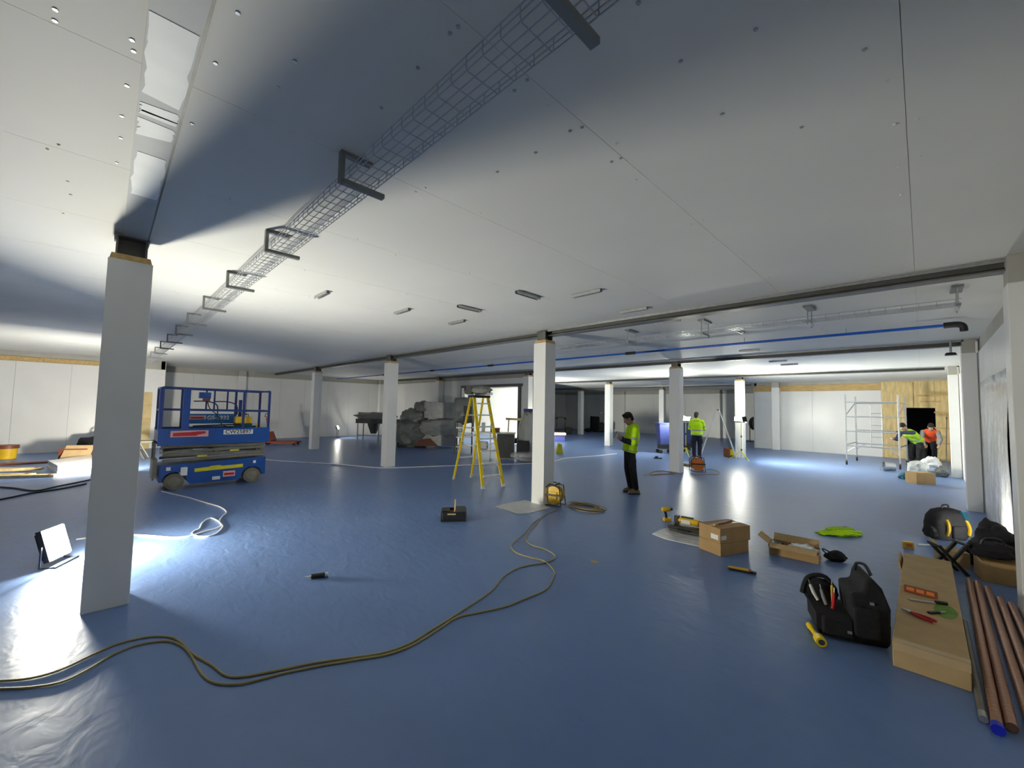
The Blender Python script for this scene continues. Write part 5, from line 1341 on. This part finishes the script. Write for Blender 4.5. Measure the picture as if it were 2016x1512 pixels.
t = thing('wrapped_machine', 'film-shrouded machine with black base left of the reel column', 'machine', (-9.35, 10.15, 0), math.radians(44))
m = MB(); lump(m, (0, 0, 1.0), (0.34, 0.4, 0.78), 131, 0.22, 2.0, 32, 22, flat=False); m.build('film_shroud', M_LPOLY, t, smooth=True)
MB().box((-0.2, -0.25, 0.55), (0.42, 0.3, 0.36)).build('black_base', M_BLACK, t, bevel=0.02)
m = MB(); lump(m, (-0.05, 0, 0.2), (0.5, 0.42, 0.22), 132, 0.25, 2.0, 30, 16); m.build('film_skirt', M_POLY, t, smooth=True)
MB().box((0.12, 0, 0.35), (0.4, 0.5, 0.6)).build('frame', M_STAINL, t)
MB().box((-0.05, -0.1, 1.72), (0.3, 0.24, 0.1)).build('control_top', M_BIN, t, bevel=0.02)

# pallet truck behind the scissor lift
p = G(545, 875); t = thing('pallet_truck', 'orange-red pallet truck parked behind the scissor lift', 'pallet truck', (p.x, p.y, 0), math.radians(48))
for s in (-1, 1):
    MB().box((0.35, s * 0.2, 0.12), (1.15, 0.16, 0.07)).build('fork', M_ORED, t, bevel=0.012)
    MB().wheel((0.8, s * 0.2, 0.05), 0.05, 0.08).build('fork_roller', M_BLACK, t, smooth=True)
MB().prism([(-0.35, 0.1), (-0.2, 0.1), (-0.15, 0.2), (-0.3, 0.55), (-0.38, 0.55)], -0.26, 0.26).build('frame', M_ORED, t)
MB().tube(smooth_path([(-0.38, 0, 0.45), (-0.45, 0, 0.9), (-0.5, 0, 1.15)], 4), 0.025, 8).build('tiller', M_ORED, t, smooth=True)
MB().tube([(-0.5, -0.13, 1.2), (-0.5, 0.13, 1.2), (-0.48, 0.1, 1.32), (-0.48, -0.1, 1.32)], 0.016, 6, closed=True).build('tiller_loop', M_BLACK, t)
for s in (-1, 1): MB().wheel((-0.38, s * 0.06, 0.09), 0.09, 0.05).build('steer_wheel', M_BLACK, t, smooth=True)

# ------------------------------------------------------------------ left-hand clutter
p = G(12, 903); t = thing('paint_pot', 'yellow pot with dark rim at the left picture edge', 'pot', (p.x, p.y, 0))
MB().tube([(0, 0, 0.0), (0, 0, 0.32)], [0.19, 0.22], 16).build('pot_body', M_TYEL, t, smooth=True)
MB().tube([(0, 0, 0.30), (0, 0, 0.40)], [0.24, 0.24], 16).build('pot_rim', M_REDB, t, smooth=True)
for i, (x, y, rz, lab) in enumerate([(16, 938, 0.55, 'front timber offcut in the small pile at the left edge'), (30, 932, 0.8, 'middle timber offcut in the small pile at the left edge'), (48, 940, 0.62, 'long timber offcut in the small pile at the left edge'), (22, 926, 0.35, 'rear timber offcut in the small pile at the left edge')]):
    p = G(x, y); e = thing('timber_offcut', lab, 'timber', (p.x, p.y, 0.0 if i != 1 else 0.062), YAW + rz - 0.3, 'timber offcuts')
    MB().box((0, 0, 0.03), (1.1 if i == 2 else 0.9, 0.16, 0.06)).build('plank', M_PLY, e, bevel=0.004)
    MB().box((0.46 if i == 2 else 0.36, 0, 0.065), (0.06, 0.1, 0.008)).build('printed_stamp', M_REDB, e)
p = G(15, 915); tag(MB().box((p.x, p.y, 0.02), (0.3, 1.5, 0.04), rz=YAW - 0.8).build('dark_board', M_REDB), 'dark red-brown board flat on the floor below the yellow pot', 'board')
# stack of film-wrapped sheets
c4 = [G(92, 922), G(112, 934), G(182, 926), G(180, 908)]
t = thing('wrapped_sheet_stack', 'low stack of sheets in shiny white film left of the near column', 'sheets', (0, 0, 0))
cx = sum((q for q in c4), Vector()) / 4
for k, (s, z0, z1, m_) in enumerate(((1.0, 0.0, 0.07, M_WPOLY), (0.97, 0.071, 0.13, M_WHITE), (0.98, 0.131, 0.2, M_WPOLY))):
    MB().prism([((cx + (q - cx) * s).x, (cx + (q - cx) * s).y) for q in c4], z0, z1, 'z').build('sheet_layer', m_, t)
p = G(152, 906); t = thing('open_cardboard_box', 'cardboard box with pale raised lid left of the near column', 'box', (p.x, p.y, 0), YAW + 0.4)
MB().box((0, 0, 0.18), (0.62, 0.5, 0.36)).build('carton', M_REDB, t); MB().box((0.12, -0.28, 0.27), (0.62, 0.02, 0.44), R=Matrix.Rotation(math.radians(-38), 3, 'X')).build('lid', M_CARD2, t)
p = G(176, 900); t = thing('black_bag', 'rounded black holdall against the left wall beside the box', 'bag', (p.x - 0.6, p.y + 0.2, 0), YAW)
lump(MB(), (0, 0, 0.3), (0.55, 0.35, 0.32), 141, 0.15, 1.5, boxy=0.4).build('bag_body', M_BFAB, t, smooth=True)
MB().tube(smooth_path([(-0.2, 0, 0.55), (-0.12, 0, 0.72), (0.12, 0, 0.72), (0.2, 0, 0.55)], 5), 0.02, 6).build('handle', M_BLACK, t, smooth=True)
t = thing('work_trestle', 'low dark steel work trestle between near column and scissor lift', 'trestle', (-17.0, 1.35, 0), math.radians(75))
MB().box((0.0, 0, 0.52), (1.5, 0.4, 0.05)).build('top', M_LIFTG, t)
for s in (-1, 1):
    for q in (-1, 1): MB().bar((s * 0.6, q * 0.16, 0.5), (s * 0.35, q * 0.22, 0.0), 0.05, 0.05).build('leg', M_STEEL, t)
